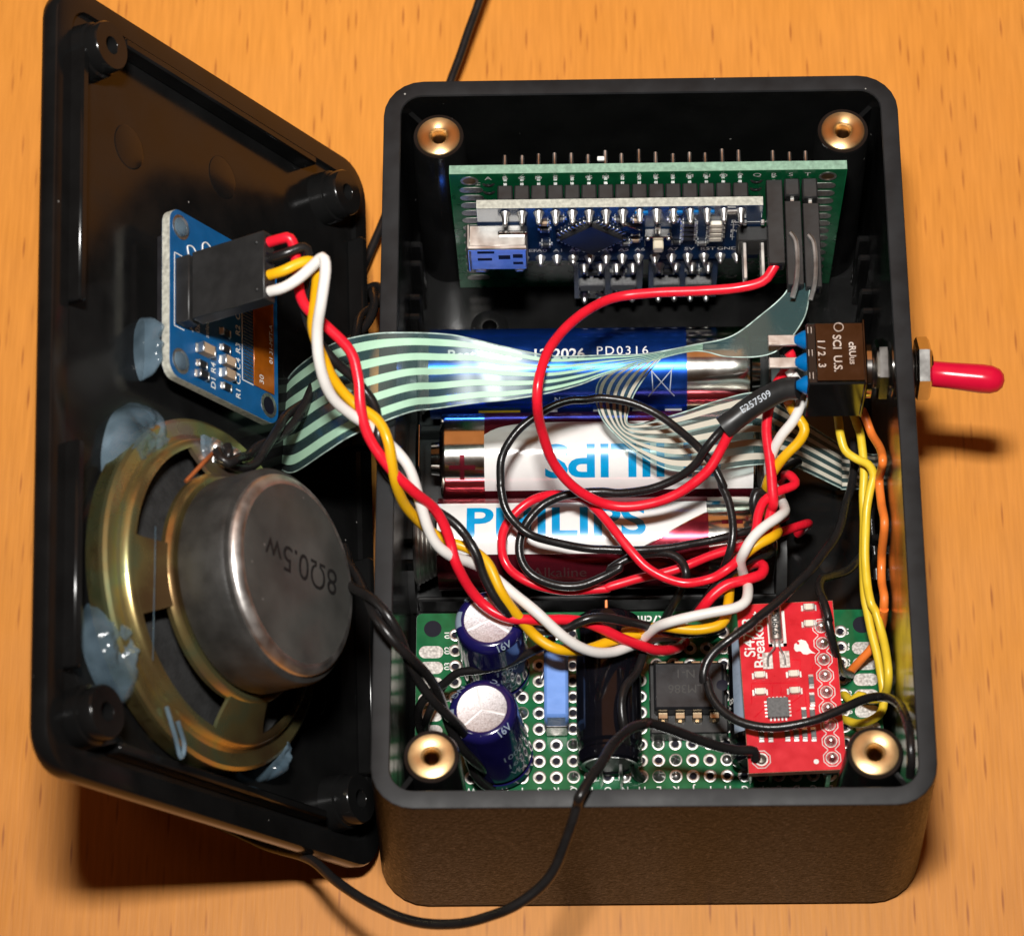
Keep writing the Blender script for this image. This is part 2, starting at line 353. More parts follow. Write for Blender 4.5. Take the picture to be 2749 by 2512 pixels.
def cr(pts, step=0.7):                   # Catmull-Rom through points, roughly even steps
    P = [V(p) for p in pts]; P = [P[0]*2-P[1]]+P+[P[-1]*2-P[-2]]; out = []
    for i in range(1, len(P)-2):
        a, b, c, d = P[i-1:i+3]; n = max(2, int((c-b).length/step))
        for k in range(n):
            t = k/n; out.append(0.5*((2*b)+(c-a)*t+(2*a-5*b+4*c-d)*t*t+(3*b-3*c+d-a)*t**3))
    out.append(P[-2]); return out
def rrect(w, l, r, n=6, cx=0, cy=0):
    out = []
    for (sx, sy, a0) in ((1, 1, 0), (-1, 1, 90), (-1, -1, 180), (1, -1, 270)):
        for k in range(n+1):
            a = math.radians(a0+90*k/n); out.append((cx+sx*(w/2-r)+r*math.cos(a), cy+sy*(l/2-r)+r*math.sin(a)))
    return out

def text(body, fr, size, m, parent, align='CENTER', bold=0.0, lift=0.04, name='lettering', wrap=None, sx=1.0, spacing=1.0, label=None, thick=0.0):
    """flat lettering: fr.x = reading direction, fr.y = up, fr.z = outward; wrap(x, y, h) bends it onto a round body"""
    cu = bpy.data.curves.new('t', 'FONT'); cu.body = body; cu.size = size; cu.align_x = align; cu.align_y = 'CENTER'; cu.offset = bold*size; cu.resolution_u = 4
    cu.space_character = spacing
    ob = bpy.data.objects.new('t', cu); COL.objects.link(ob)
    dg = bpy.context.evaluated_depsgraph_get(); me0 = bpy.data.meshes.new_from_object(ob.evaluated_get(dg), depsgraph=dg)
    import bmesh
    bm = bmesh.new(); bm.from_mesh(me0)
    if wrap:
        bmesh.ops.triangulate(bm, faces=bm.faces[:])
        for _ in range(6):
            es = [e_ for e_ in bm.edges if abs(e_.verts[0].co.y-e_.verts[1].co.y) > .6]
            if not es: break
            bmesh.ops.subdivide_edges(bm, edges=es, cuts=1); bmesh.ops.triangulate(bm, faces=[f for f in bm.faces if len(f.verts) > 3])
        bm.verts.index_update()
    bm.verts.ensure_lookup_table(); mb = MB()
    for v in bm.verts: mb.v.append(wrap(v.co.x*sx, v.co.y, lift) if wrap else fr(v.co.x*sx, v.co.y, lift))
    for f in bm.faces: mb.f.append(tuple(x.index for x in f.verts)); mb.m.append(0)
    bm.free(); bpy.data.objects.remove(ob); bpy.data.curves.remove(cu); bpy.data.meshes.remove(me0)
    if not mb.v: return None
    return mb.build(name, m, parent, label=label)

# ================================================================== SETTING
mb = MB(); mb.box(-900, 900, -700, 1100, -25, 0)
tbl = mb.build('table_top', wood_mat(), org=V((0, 0, 0))); tbl['kind'] = 'structure'; tbl['label'] = 'orange beech wood table top'

# ================================================================== ENCLOSURE BOX
BW, BL, BH, BD = 77.9, 116.2, 42.47, 1.335
FLOOR = 1.5
box = thing('project_box', (0, 0, 0), 'open black plastic project box packed with batteries and circuit boards', 'box')
mb = MB()
def rings(specs):
    vs, fs = [], []; n = 0
    for (w, l, r, z) in specs:
        pts = rrect(w, l, r); n = len(pts); vs += [(x, y, z) for x, y in pts]
    for k in range(len(specs)-1):
        for i in range(n): j = (i+1) % n; fs.append((k*n+i, k*n+j, (k+1)*n+j, (k+1)*n+i))
    return vs, fs, n
outer = [(BW+2*BD-1.6, BL+2*BD-1.6, 6.5, 0), (BW+2*BD-.3, BL+2*BD-.3, 7.2, 0.35), (BW+2*BD, BL+2*BD, 7.3, 1.0), (BW, BL, 6.0, BH-0.25)]
vs, fs, n = rings(outer); fs.append(tuple(reversed(range(n)))); mb.add(vs, fs)
mb.build('outer_wall', PLASTIC_OUT, box)
mb = MB(); vs, fs, n = rings([(BW, BL, 6.0, BH-0.25), (BW-.15, BL-.15, 5.9, BH-.08), (BW-.6, BL-.6, 5.7, BH), (BW-5.0, BL-5.0, 3.4, BH), (BW-5.3, BL-5.3, 3.2, BH-.25)]); mb.add(vs, fs)
mb.build('rim', RIM, box)
mb = MB(); vs, fs, n = rings([(BW-5.3, BL-5.3, 3.2, BH-.25), (BW-5.6, BL-5.6, 3.0, FLOOR+1.0), (BW-7.2, BL-7.2, 2.4, FLOOR)]); fs.append(tuple(range((2)*n, 3*n))); mb.add(vs, fs)
mb.build('inner_wall', PLASTIC, box)
for sx in (-1, 1):
    for sy in (-1, 1):
        c = V((sx*30.7, sy*49.75, 0)); top = 40.0
        m1 = MB(); f = Fr((c.x, c.y, FLOOR-.2))
        m1.lathe([(4.6, 0), (4.0, top-FLOOR-.3), (3.8, top-FLOOR+.2), (3.3, top-FLOOR+.2)], f, 36, cap=False)
        dx, dy = sx*.7071, sy*.7071
        p0 = c+V((dx*3.4, dy*3.4, 0)); p1 = c+V((sx*5.6, sy*6.3, 0)); t = (p1-p0).normalized(); q = V((-t.y, t.x, 0))*.45
        m1.add([(p0+q)[:2]+(FLOOR,), (p1+q)[:2]+(FLOOR,), (p1-q)[:2]+(FLOOR,), (p0-q)[:2]+(FLOOR,), (p0+q*.8)[:2]+(top-.4,), (p1+q*.8)[:2]+(top-1.5,), (p1-q*.8)[:2]+(top-1.5,), (p0-q*.8)[:2]+(top-.4,)],
               [(0, 1, 5, 4), (2, 3, 7, 6), (4, 5, 6, 7), (1, 2, 6, 5)])
        b = m1.build('screw_boss', PLASTIC, box)
        # brass insert, built round its own axis so that the turning marks run in circles
        m2 = MB(); pr = [(3.28, -2.0), (3.28, -.12), (3.16, 0), (1.5, 0), (1.42, -.05), (1.3, -.3), (1.15, -.5)]
        m2.lathe(pr, ID, 48, cap=False)
        ins = piece('brass_insert', raw_mesh('brass_insert', m2, BRASS, 50), (c.x, c.y, top+.2), b)
        m3 = MB(); pr = []
        for k in range(26): pr.append((1.15-(.16 if k % 2 else 0), -.45-k*.22))
        pr.append((0.01, -6.5)); m3.lathe(pr, Fr((c.x, c.y, top+.2)), 28, cap=False); m3.build('thread', BRASS_DARK, b)
# guide rails, floor stand-offs and ejector marks
for sx in (-1, 1):
    for y in (44.0, 40.6, 34.6, 31.2, -6, -9.4):
        m1 = MB(); x1 = sx*(BW/2-2.5); x0 = sx*(BW/2-4.6)
        m1.box(min(x0, x1), max(x0, x1), y-.55, y+.55, FLOOR-.1, 17 if y > 0 else 14, .35); m1.build('guide_rail', PLASTIC, box)
    m1 = MB(); m1.lathe([(3.2, 0), (3.0, 5.2), (2.6, 5.4), (1.2, 5.4), (1.2, 2)], Fr((sx*24, 34.2, FLOOR-.05)), 28, cap=False); m1.build('stand_off', PLASTIC, box)
for (x, y) in ((-31.2, 33.3), (31.8, 33.0), (30.2, -4.2), (-31.0, -14)):
    m1 = MB(); m1.lathe([(3.3, 0), (3.3, .09), (3.15, .12), (0.01, .12)], Fr((x, y, FLOOR-.01)), 40, cap=False); m1.build('ejector_mark', PLASTIC, box)

# ================================================================== LID
_a, _b, _c = 0.1444, 1.0380, 0.1603
LM = Matrix.Rotation(_c, 3, 'Z') @ Matrix.Rotation(_b, 3, 'Y') @ Matrix.Rotation(_a, 3, 'X')
LO = V((-42.652, 3.193, 6.088))
LID = Fr(LO, -(LM @ V((1, 0, 0))), LM @ V((0, 1, 0)), LM @ V((0, 0, 1)))     # x: from the low edge up to the high edge, y: along the box, z: out of the inner face
_o = LID
class FrL(Fr): pass
lid = thing('box_lid', (-60, 0, 0), 'black plastic lid propped up on edge with a speaker glued inside', 'lid')
LW, LL = BW, BL
def lidring(specs, fr=LID):
    vs, fs, n = rings([(w, l, r, z) for (w, l, r, z) in specs])
    return [fr(LW/2+x, y, z) for x, y, z in vs], [tuple(reversed(f)) for f in fs], n
mb = MB()
spec = [(LW-7, LL-7, 3.5, 0.0), (LW-6.8, LL-6.8, 3.5, .8), (LW-2.2, LL-2.2, 5.2, .8), (LW-.5, LL-.5, 5.8, .7), (LW, LL, 6, .25), (LW, LL, 6, -1.4), (LW-.6, LL-.6, 5.8, -2.1), (LW-1.5, LL-1.5, 5.4, -2.3)]
vs, fs, n = lidring(spec); fs += [tuple(range(n)), tuple(reversed(range(7*n, 8*n)))]
mb.add(vs, fs); mb.build('plate', PLASTIC, lid)
for (x0, x1, y0, y1) in ((73.1, 74.6, 8.5, 47.5), (73.1, 74.6, -44, -12), (3.3, 4.8, 8.5, 44), (3.3, 4.8, -44, -10), (17, 65, 51.6, 53.0), (17, 65, -53.6, -52.2)):
    m1 = MB(LID); m1.box(x0, x1, y0, y1, -.1, 2.9, .3); m1.build('lip', PLASTIC, lid)
for (x, y) in ((70.6, 48.6), (11.4, 48.6), (70.2, -49.6), (11.2, -49.6)):
    m1 = MB(); f = LID.sub(x, y, 0)
    m1.lathe([(4.3, -.05), (4.1, 2.4), (3.75, 2.6), (3.7, 4.6), (3.5, 4.85), (1.35, 4.85), (1.25, 4.7), (1.25, .5), (0.01, .5)], f, 40, cap=False); m1.build('screw_boss', PLASTIC, lid)
for (x, y, r) in ((60.5, 38, 3.4), (38, 42, 3.4), (58, -4.5, 2.8), (20, 16, 3.0), (16, -34, 3.2)):
    m1 = MB(); m1.lathe([(r, -.01), (r-.05, .03), (r-.2, .045), (.01, .05)], LID.sub(x, y, 0), 44, cap=False); m1.build('ejector_mark', PLASTIC, lid)

# ================================================================== LOUDSPEAKER
SPK = LID.sub(44.9, -26.5, 0, rot=math.radians(-8))
spk = thing('loudspeaker', SPK(0, 0, 0), 'round loudspeaker with brassy basket and big magnet marked 8 ohm 0.5 W', 'speaker')
mb = MB()
def sector(prof, a0, a1, n=10, t=.7):
    """pressed sheet between two angles: profile of (r, h), with thickness"""
    rows = []
    for side in (0, -t):
        for k in range(n+1):
            a = a0+(a1-a0)*k/n; rows.append([SPK(r*math.cos(a), r*math.sin(a), h+side) for r, h in prof])
    m = len(prof); vs = [p for r in rows for p in r]; fs = []
    for k in range(n):
        for j in range(m-1):
            fs.append((k*m+j, (k+1)*m+j, (k+1)*m+j+1, k*m+j+1)); o = (n+1)*m; fs.append((o+k*m+j+1, o+(k+1)*m+j+1, o+(k+1)*m+j, o+k*m+j))
    for k in range(n):
        for j in (0, m-1): fs.append((k*m+j, (k+1)*m+j, (n+1+k+1)*m+j, (n+1+k)*m+j))
    for k in (0, n):
        for j in range(m-1): fs.append((k*m+j, k*m+j+1, (n+1+k)*m+j+1, (n+1+k)*m+j))
    mb.add(vs, fs)
sector([(25.2, 1.4), (25.2, 3.6), (24.7, 4.0), (22.8, 4.0), (22.3, 4.3), (22.1, 5.0), (21.7, 5.4), (21.0, 5.6), (20.7, 5.65)], 0, 2*math.pi, 96)
sector([(16.6, 7.4), (16.3, 7.9), (15.8, 8.2), (8, 8.2)], 0, 2*math.pi, 72)
for k in range(4):
    a = math.pi/2*k; hw = .27
    sector([(20.9, 5.6), (19.6, 6.0), (18.0, 6.8), (16.4, 7.75)], a-hw, a+hw, 12)
mb.build('basket', GOLDPASS, spk, smooth=30)
mb = MB(); mb.lathe([(22.6, 2.0), (21.5, 2.9), (20.3, 2.2), (18, 2.6), (8, 6.2), (0.1, 6.2)], SPK, 64, cap=False); mb.build('cone', CONE, spk)
mb = MB(); mb.lathe([(14.2, 8.2), (15.2, 8.6), (15.4, 9.2), (15.4, 15.6), (15.1, 16.2), (14.4, 16.5), (10, 16.5)], SPK, 72); mag = mb.build('magnet', FERRITE, spk)
mb = MB(); mb.lathe([(14.3, 16.4), (14.3, 16.9), (14.1, 17.2), (13.4, 17.7), (13.0, 17.8), (12.6, 17.81)], SPK, 72, cap=False); mb.build('back_plate_edge', PLATE_EDGE, spk)
mb = MB(); mb.lathe([(12.9, 17.79), (12.6, 17.82), (0.01, 17.82)], SPK, 72, cap=False); pl = mb.build('back_plate', PLATE, spk)
# stamped print, upside down as seen from the camera
_t = LID.sub(44.0, -25.0, 17.83); _d = (LID.x*1.0+LID.y*.05).normalized()
tf = Fr(_t.o, _d, LID.z.cross(_d), LID.z)
text('8\u03a90.5w', tf, 5.5, INK, pl, bold=.0, sx=.98)
# solder tag board with two lugs
mb = MB(LID); mb.box(42.2, 51.2, -8.6, -5.0, 5.6, 6.4, .2); term = mb.build('terminal_board', GLUE, spk)
for dx in (-2.2, 2.2):
    mb = MB(LID); mb.ball((46.7+dx, -6.6, 6.9), 1.25, 14, .8); mb.box(46.7+dx-.6, 46.7+dx+.6, -10.5, -5, 6.4, 6.75, .1)
    mb.build('solder_lug', SOLDER, spk)
mb = MB(); mb.tube(cr([LID(49.5, -7.6, 6.5), LID(51.7, -9.5, 6.8), LID(54.4, -13, 5.6)], .4), .32, 8); mb.build('copper_lead', COPPER, spk)
def lidpt(x, y, n_):                      # point of the lid plane lifted by n_ that the photo shows at x, y
    d_ = CF + CR*((x*K-PXW/2)/FPX) - CU*((y*K-PXH/2)/FPX); return CAM+d_*(LID.z.dot(LID(0, 0, n_)-CAM)/LID.z.dot(d_))
mb = MB(); mb.tube(cr([lidpt(306, 1036, 8.6), lidpt(305, 1110, 8.3), lidpt(303, 1200, 7.6), lidpt(301, 1300, 6.4)], .8), .07, 6); mb.build('glue_thread', GLUE, spk)

# ================================================================== OLED DISPLAY BOARD ON THE LID
OB = LID.sub(31.2, 2.6, 5.0)                 # x up to 26 (towards the high edge), y up to 26, z = 0 is the visible face
oled = thing('display_board', OB(13, 13, -1.6), 'blue display circuit board glued to the lid, amber flex along one side', 'circuit board')
mb = MB(); mb.prism(rrect(26, 26, 2.2, cx=13, cy=13), -1.5, 0, OB); mb.build('pcb', OLEDPCB, oled)
mb = MB(); mb.prism(rrect(26.06, 26.06, 2.2, cx=13, cy=13), -1.45, -.12, OB); mb.build('pcb_edge', GREY_EDGE, oled)
mb = MB(OB); mb.box(1.0, 25, 3.5, 22.5, -3.4, -1.5, .3); mb.build('screen_glass', CHIPBLK, oled)
for (x, y, full) in ((23.6, 23.4, 1), (23.6, 2.6, 1), (2.4, 2.6, 0), (2.4, 23.4, 0)):
    m1 = MB(); m1.ring(OB.sub(x, y, .0), 1.9, 1.35, .06, 28); m1.build('mounting_ring', TIN, oled)
    m1 = MB(); m1.lathe([(1.36, .02), (.01, .02)], OB.sub(x, y, 0), 20, cap=False); m1.build('mounting_hole', HOLE, oled)
    if full:
        m1 = MB(); m1.lathe([(1.5, 0), (1.35, .5), (.8, .85), (.01, .95)], OB.sub(x, y, .02), 20, cap=False); m1.build('glue_plug', GLUE, oled)
mb = MB(OB); mb.box(1.2, 6.2, 4.6, 20.5, .05, .22, .04); mb.build('flex_tail', KAPTON, oled)
mb = MB(OB)
for k in range(30): mb.box(6.3, 8.6, 4.9+k*.52, 5.15+k*.52, .04, .12)
mb.build('solder_fingers', TIN, oled, kind='stuff')
for (x, y) in ((8.9, 12.5),): 
    mb = MB(OB); mb.box(8.85, 9.0, 4.6, 21, .03, .06); mb.box(6.2, 8.9, 4.5, 4.65, .03, .06); mb.build('silkscreen_line', SILK, oled)
mb = MB(OB); mb.box(25.0, 25.15, 7.6, 18.9, .03, .06); mb.box(22.8, 25.1, 18.85, 19.0, .03, .06); mb.box(22.8, 25.1, 7.5, 7.65, .03, .06); mb.build('silkscreen_line', SILK, oled)
def smd(x, y, l, w, h, fr, parent, body=CHIPTAN, name='chip_capacitor', z=0.0):      # long axis along x of fr
    m1 = MB(fr); m1.cur = 0; m1.box(x-l/2+.28, x+l/2-.28, y-w/2, y+w/2, z, z+h, .05)
    m1.cur = 1; m1.box(x-l/2, x-l/2+.3, y-w/2-.02, y+w/2+.02, z, z+h+.03, .08); m1.box(x+l/2-.3, x+l/2, y-w/2-.02, y+w/2+.02, z, z+h+.03, .08)
    m1.box(x-l/2-.3, x-l/2, y-w/2, y+w/2, z, z+.12, .03); m1.box(x+l/2, x+l/2+.3, y-w/2, y+w/2, z, z+.12, .03)
    return m1.build(name, [body, SOLDER], parent)
for (x, y, l, w, h, b, nm) in ((18.4, 5.9, 3.0, 1.5, 1.3, CHIPTAN, 'chip_capacitor'), (18.8, 3.6, 2.0, 1.1, .5, CHIPBLK, 'chip_resistor'), (19.0, 1.9, 2.2, 1.2, .9, CHIPBLK, 'diode'),
        (13.2, 7.9, 2.0, 1.1, .5, CHIPBLK, 'chip_resistor'), (13.0, 5.9, 2.6, 1.4, 1.1, CHIPTAN, 'chip_capacitor'), (13.0, 3.9, 2.6, 1.4, 1.1, CHIPTAN, 'chip_capacitor'),
        (13.0, 2.0, 2.0, 1.1, .5, CHIPBLK, 'chip_resistor'), (13.2, 10.4, 2.0, 1.1, .5, CHIPBLK, 'chip_resistor')):
    smd(x, y, l, w, h, OB, oled, b, nm)
# print on the board reads sideways: its letters' up direction is the high edge of the lid
def otext(b, x, y, s, **k): return text(b, Fr(OB(x, y, 0), OB.y, OB.z.cross(OB.y), OB.z), s, SILK, oled, **k)
for b, x, y in (('D1', 15.9, 1.8), ('R4', 15.9, 4.1), ('L', 15.9, 6.4), ('R1', 9.9, 2.1), ('C3', 9.9, 4.4), ('C4', 9.9, 6.7), ('R3', 9.9, 9.2), ('R2', 9.9, 12), ('C2', 9.9, 14.6)): otext(b, x, y, 1.55, bold=.01)
otext('Addr', 21.2, 9.8, 1.7, bold=.01); otext('0x78', 19.6, 9.8, 1.5, bold=.01); otext('select', 17.4, 9.8, 1.3)
text('30', Fr(OB(4.4, 6.0, .23), OB.y, OB.z.cross(OB.y), OB.z), 1.5, SILK, oled); text('01 31-MFT-A', Fr(OB(2.0, 12.4, .23), OB.y, OB.z.cross(OB.y), OB.z), 1.15, SILK, oled)
# white wave line drawing on the board corner
for pts in (((20.3, 20.5), (18.6, 21.6), (18.4, 22.7), (17.3, 23.2), (15.2, 22.0), (13.6, 20.8)), ((21.8, 19.8), (22.0, 21.0), (20.7, 21.3), (19.6, 20.2)), ((17.4, 20.3), (16.9, 21.6), (15.8, 21.3))):
    m1 = MB(); m1.tube(cr([OB(x, y, .05) for x, y in pts], .2), .11, 6); m1.build('drawn_line', SILK, oled)
# pin header + 4-way socket housing standing square to the board
mb = MB(OB); mb.box(22.4, 24.9, 7.9, 18.1, .02, 2.5, .15); mb.build('pin_header', HOUSING, oled)
for k in range(4):
    m1 = MB(OB); y = 9.2+k*2.54; m1.box(23.35, 23.95, y-.3, y+.3, -2.6, 4.2, .1); m1.build('header_pin', STEEL_R, oled)
plug = thing('socket_connector', OB(23.6, 13, 3), 'black four-way socket plugged onto the blue display board', 'connector')
mb = MB(OB); mb.box(22.35, 24.9, 7.8, 18.2, 3.0, 15.6, .12); hb = mb.build('housing', HOUSING, plug)
for k in range(4):
    m1 = MB(OB); y = 9.2+k*2.54; m1.box(22.9, 24.3, y-.8, y+.8, 15.55, 15.63); m1.build('wire_entry', HOLE, plug)
    m1 = MB(OB); m1.box(22.2, 22.4, y-.6, y+.6, 8.5, 12.5, .05); m1.build('latch', HOUSING, plug)
for y in (9.4, 16.6):
    m1 = MB(OB); m1.ball((24.9, y, 14.4), .35, 10, .9); m1.build('mould_dot', HOUSING, plug)

# ================================================================== HOT GLUE
from mathutils import noise as MN
def blob(pts, n0, h, label, fr=LID, seed=0):
    P = [V((x, y, 0)) for x, y in pts]; P2 = cr(P+[P[0]], .7)[:-1]; c = sum(P2, V())/len(P2); m1 = MB(); rows = []
    for k in range(13):
        t = k/12; s_ = 1-t*.97; hh = math.sqrt(max(0, 1-(1-t)**2.2)); row = []
        for p in P2:
            q = c+(p-c)*s_; nz_ = MN.noise(q*.42+V((seed*7.3, 0, 0)))+.5*MN.noise(q*1.1+V((0, seed*3.1, 0)))
            row.append(fr(q.x+(1-s_)*.5*MN.noise(q*.6), q.y, n0+max(0, h*hh*(1+.28*nz_))))
        row.append(row[0]); rows.append(row)
    m1.strip(rows); top = rows[-1][:-1]; m1.add(top, [tuple(range(len(top)))])
    o = m1.build('hot_glue', GLUE, smooth=80); tag(o, label, 'glue', 'hot glue blobs on the lid'); return o
blob([(60.1, -1.6), (56.1, -1.8), (52.2, -4.6), (52.1, -7.6), (56.1, -9.6), (60.6, -13.2), (65.2, -15.2), (66.2, -11), (64.2, -5)], .05, 4.4, 'large milky glue blob above the speaker rim', seed=1)
blob([(68.8, -33.4), (65.0, -34.2), (61.4, -39.5), (60.2, -44.5), (63.0, -46.6), (66.8, -44.4), (69.8, -40), (70.4, -36)], .05, 4.4, 'milky glue lump smeared over the lower side of the speaker rim', seed=2)
blob([(31.6, -46.5), (28.1, -43.2), (25.8, -44.8), (27.6, -49.2), (30.8, -50)], .05, 4.4, 'small glue drop at the bottom edge of the speaker', seed=3)
blob([(56.7, 11.6), (57.6, 12.2), (59.0, 9.8), (59.2, 6), (58.4, 3.2), (57.4, 2.4), (56.8, 5)], .05, 4.4, 'thick glue lump at the lower edge of the display board', seed=5)
m1 = MB(); m1.tube(cr([LID(57.4, -46, 4.6), LID(55.6, -50, 4.8), LID(54.2, -52.4, 4.6), LID(53.4, -50.6, 4.6), LID(54.9, -47.5, 4.6)], .4), .35, 8)
tag(m1.build('hot_glue', GLUE), 'thin looped glue string hanging off the speaker rim', 'glue', 'hot glue blobs on the lid')

# ================================================================== BATTERY HOLDER AND CELLS
holder = thing('battery_holder', (-7, 9.5, FLOOR), 'low black tray holding three batteries side by side', 'battery holder')
CELLY = (24.0, 9.4, -5.1); CZ = 10.4; CRAD = 7.05
mb = MB(); mb.box(-36.2, 21.6, -13.3, 32.4, FLOOR+.05, FLOOR+1.6, .4); mb.build('tray_floor', DULL, holder)
for y in (-13.3, 2.15, 16.7, 31.0):
    m1 = MB(); m1.box(-35, 20.5, y-.6 if y > 0 else y, y+.8, FLOOR+1.5, FLOOR+(6.2 if y in (-13.3, 31.0) else 4.4), .3); m1.build('side_wall' if y in (-13.3, 31.0) else 'divider', DULL, holder)
for (x0, x1) in ((-36.2, -35.2), (20.0, 21.6)):
    m1 = MB(); pts = []
    for k in range(0, 33):
        y = -13.3+45.7*k/32; d = min(abs(y-c) for c in CELLY); pts.append((y, FLOOR+6+5.6*math.sqrt(max(0, 1-(d/7.4)**2))))
    pts = [(-13.3, FLOOR+.1)]+pts+[(32.4, FLOOR+.1)]
    m1.prism(pts, x0, x1, Fr((0, 0, 0), (0, 1, 0), (0, 0, 1), (1, 0, 0))); m1.build('end_wall', DULL, holder)
def spring(x0, x1, cy, parent):
    pts = []; n = 5
    for k in range(n*18+1):
        t = k/(n*18); a = 2*math.pi*n*t; r = 6.0-1.6*t
        pts.append(V((x0+(x1-x0)*t, cy+r*math.cos(a), CZ+r*math.sin(a))))
    m1 = MB(); m1.tube(pts, .45, 8); m1.build('contact_spring', STEEL_R, parent)
spring(-35.0, -31.9, CELLY[2], holder); spring(20.0, 17.9, CELLY[1], holder); spring(-34.6, -33.4, CELLY[0], holder)
for cy, x in ((CELLY[1], -34.5), (CELLY[0], 19.9), (CELLY[2], 19.9)):
    m1 = MB(); m1.box(x-.15, x+.15, cy-3.6, cy+3.6, 4, 15.5, .1); m1.build('contact_plate', STEEL, holder)

def cell(x0, x1, cy, plus, label, wrapmat, ends):
    t = thing('battery', ((x0+x1)/2, cy, CZ-CRAD), label, 'battery', 'cells in the battery holder')
    fr = Fr((x0, cy, CZ), (0, 0, 1), (0, 1, 0), (1, 0, 0)); L = x1-x0; R = CRAD
    pr = [(.01, 0), (5.0, 0), (5.2, .25), (6.3, .35), (R-.35, .2), (R-.08, .45), (R, .9)]
    pr += [(R, 1+(L-2)*k/24) for k in range(25)]+[(R-.08, L-.45), (R-.35, L-.2), (6.3, L-.35), (5.2, L-.25), (5.0, L), (.01, L)]
    m1 = MB(); m1.lathe(pr, fr, 72, cap=False); m1.build('wrap', wrapmat, t)
    xx = x1-.2 if plus > 0 else x0+.2
    m1 = MB(); m1.cyl((xx, cy, CZ), (xx+plus*1.6, cy, CZ), 2.7, 2.5, 24); m1.build('positive_cap', STEEL, t)
    xx = x0+.1 if plus > 0 else x1-.1
    m1 = MB(); m1.cyl((xx, cy, CZ), (xx-plus*.25, cy, CZ), 4.4, 4.2, 24); m1.build('negative_cap', STEEL, t)
    return t
def wrapf(xc, cy, phi0, flip=1, r=CRAD):
    """bend flat print on to a cell: phi measured from straight up towards the back"""
    def f(x, y, h):
        a = phi0+flip*y/r; return V((xc+flip*x, cy+(r+h)*math.sin(a), CZ+(r+h)*math.cos(a)))
    return f
def patch(cy, xa, xb, lo, hi, m, parent, name, h=.03, nx=40, na=24, label=None):
    """printed panel on a cell between angle limits lo(x), hi(x) in degrees"""
    rows = []
    for i in range(nx+1):
        x = xa+(xb-xa)*i/nx; a0, a1 = math.radians(lo(i/nx)), math.radians(hi(i/nx))
        rows.append([V((x, cy+(CRAD+h)*math.sin(a0+(a1-a0)*k/na), CZ+(CRAD+h)*math.cos(a0+(a1-a0)*k/na))) for k in range(na+1)])
    m1 = MB(); m1.strip(rows); return m1.build(name, m, parent, smooth=80, label=label)
# --- back cell: navy, silver end
b1 = cell(-33.2, 17.2, CELLY[0], 1, 'navy blue battery dated 12-2026, with a plain silver end, nearest the microcontroller boards', CHROMEWRAP, None)
patch(CELLY[0], -33.1, 7.0, lambda t: -200, lambda t: 160, NAVY, b1, 'navy_print', na=72)
text('Best before  12-2026', None, 2.5, WHITELBL, b1, wrap=wrapf(-19.5, CELLY[0], math.radians(-2)), bold=.02, lift=.05)
text('PD0316', None, 2.1, WHITELBL, b1, wrap=wrapf(-3.0, CELLY[0], math.radians(2)), lift=.05, spacing=1.25)
text('No. 989', None, 1.3, GREYTXT, b1, wrap=wrapf(-11.5, CELLY[0], math.radians(-62)), lift=.05)
for (ax, aa, bx, ba) in ((1.0, -20, 5.0, -58), (5.0, -20, 1.0, -58), (1.5, -22, 1.7, -52), (4.6, -22, 4.3, -52)):
    pts = [wrapf(0, CELLY[0], 0)(ax+(bx-ax)*k/10, CRAD*math.radians(aa+(ba-aa)*k/10), .04) for k in range(11)]
    m1 = MB(); m1.tube(pts, .09, 6); m1.build('bin_symbol', GREYTXT, b1)
for k, (xa, xb, m_) in enumerate(((-25.5, -19.0, YELP), (-16.5, -13.2, WHITELBL), (-7.6, -3.6, WHITELBL), (-1.5, 2.2, WHITELBL), (3.6, 6.2, WHITELBL))):
    patch(CELLY[0], xa, xb, lambda t: -98, lambda t: -80, m_, b1, 'print_block', h=.06, nx=6, na=8)
# --- middle cell: chrome, white label upside down
b2 = cell(-31.4, 17.6, CELLY[1], -1, 'chrome and white battery with its blue lettering upside down, middle of the three', CHROMEWRAP, None)
patch(CELLY[1], -24.4, 16.8, lambda t: 12-24*min(1, t*9) if t < 0 else -70, lambda t: 26-20*math.exp(-t*14), WHITELBL, b2, 'white_label')
patch(CELLY[1], -24.4, 17.5, lambda t: 26.5-20*math.exp(-t*14), lambda t: 75, MAROON, b2, 'maroon_band')
patch(CELLY[1], -24.4, 17.5, lambda t: -110, lambda t: -70.5, MAROON, b2, 'maroon_band')
text('PHILIPS', None, 7.2, CYAN, b2, wrap=wrapf(-1.6, CELLY[1], math.radians(-27), -1), bold=.022, lift=.07, sx=1.2)
for (dx, da) in ((2.0, .35), (.35, 2.0)):
    m1 = MB(); f = wrapf(-27.8, CELLY[1], math.radians(-36)); rows = [[f(-dx+2*dx*i/6, -da+2*da*k/6, .04) for k in range(7)] for i in range(7)]; m1.strip(rows); m1.build('plus_sign', MAROON, b2)
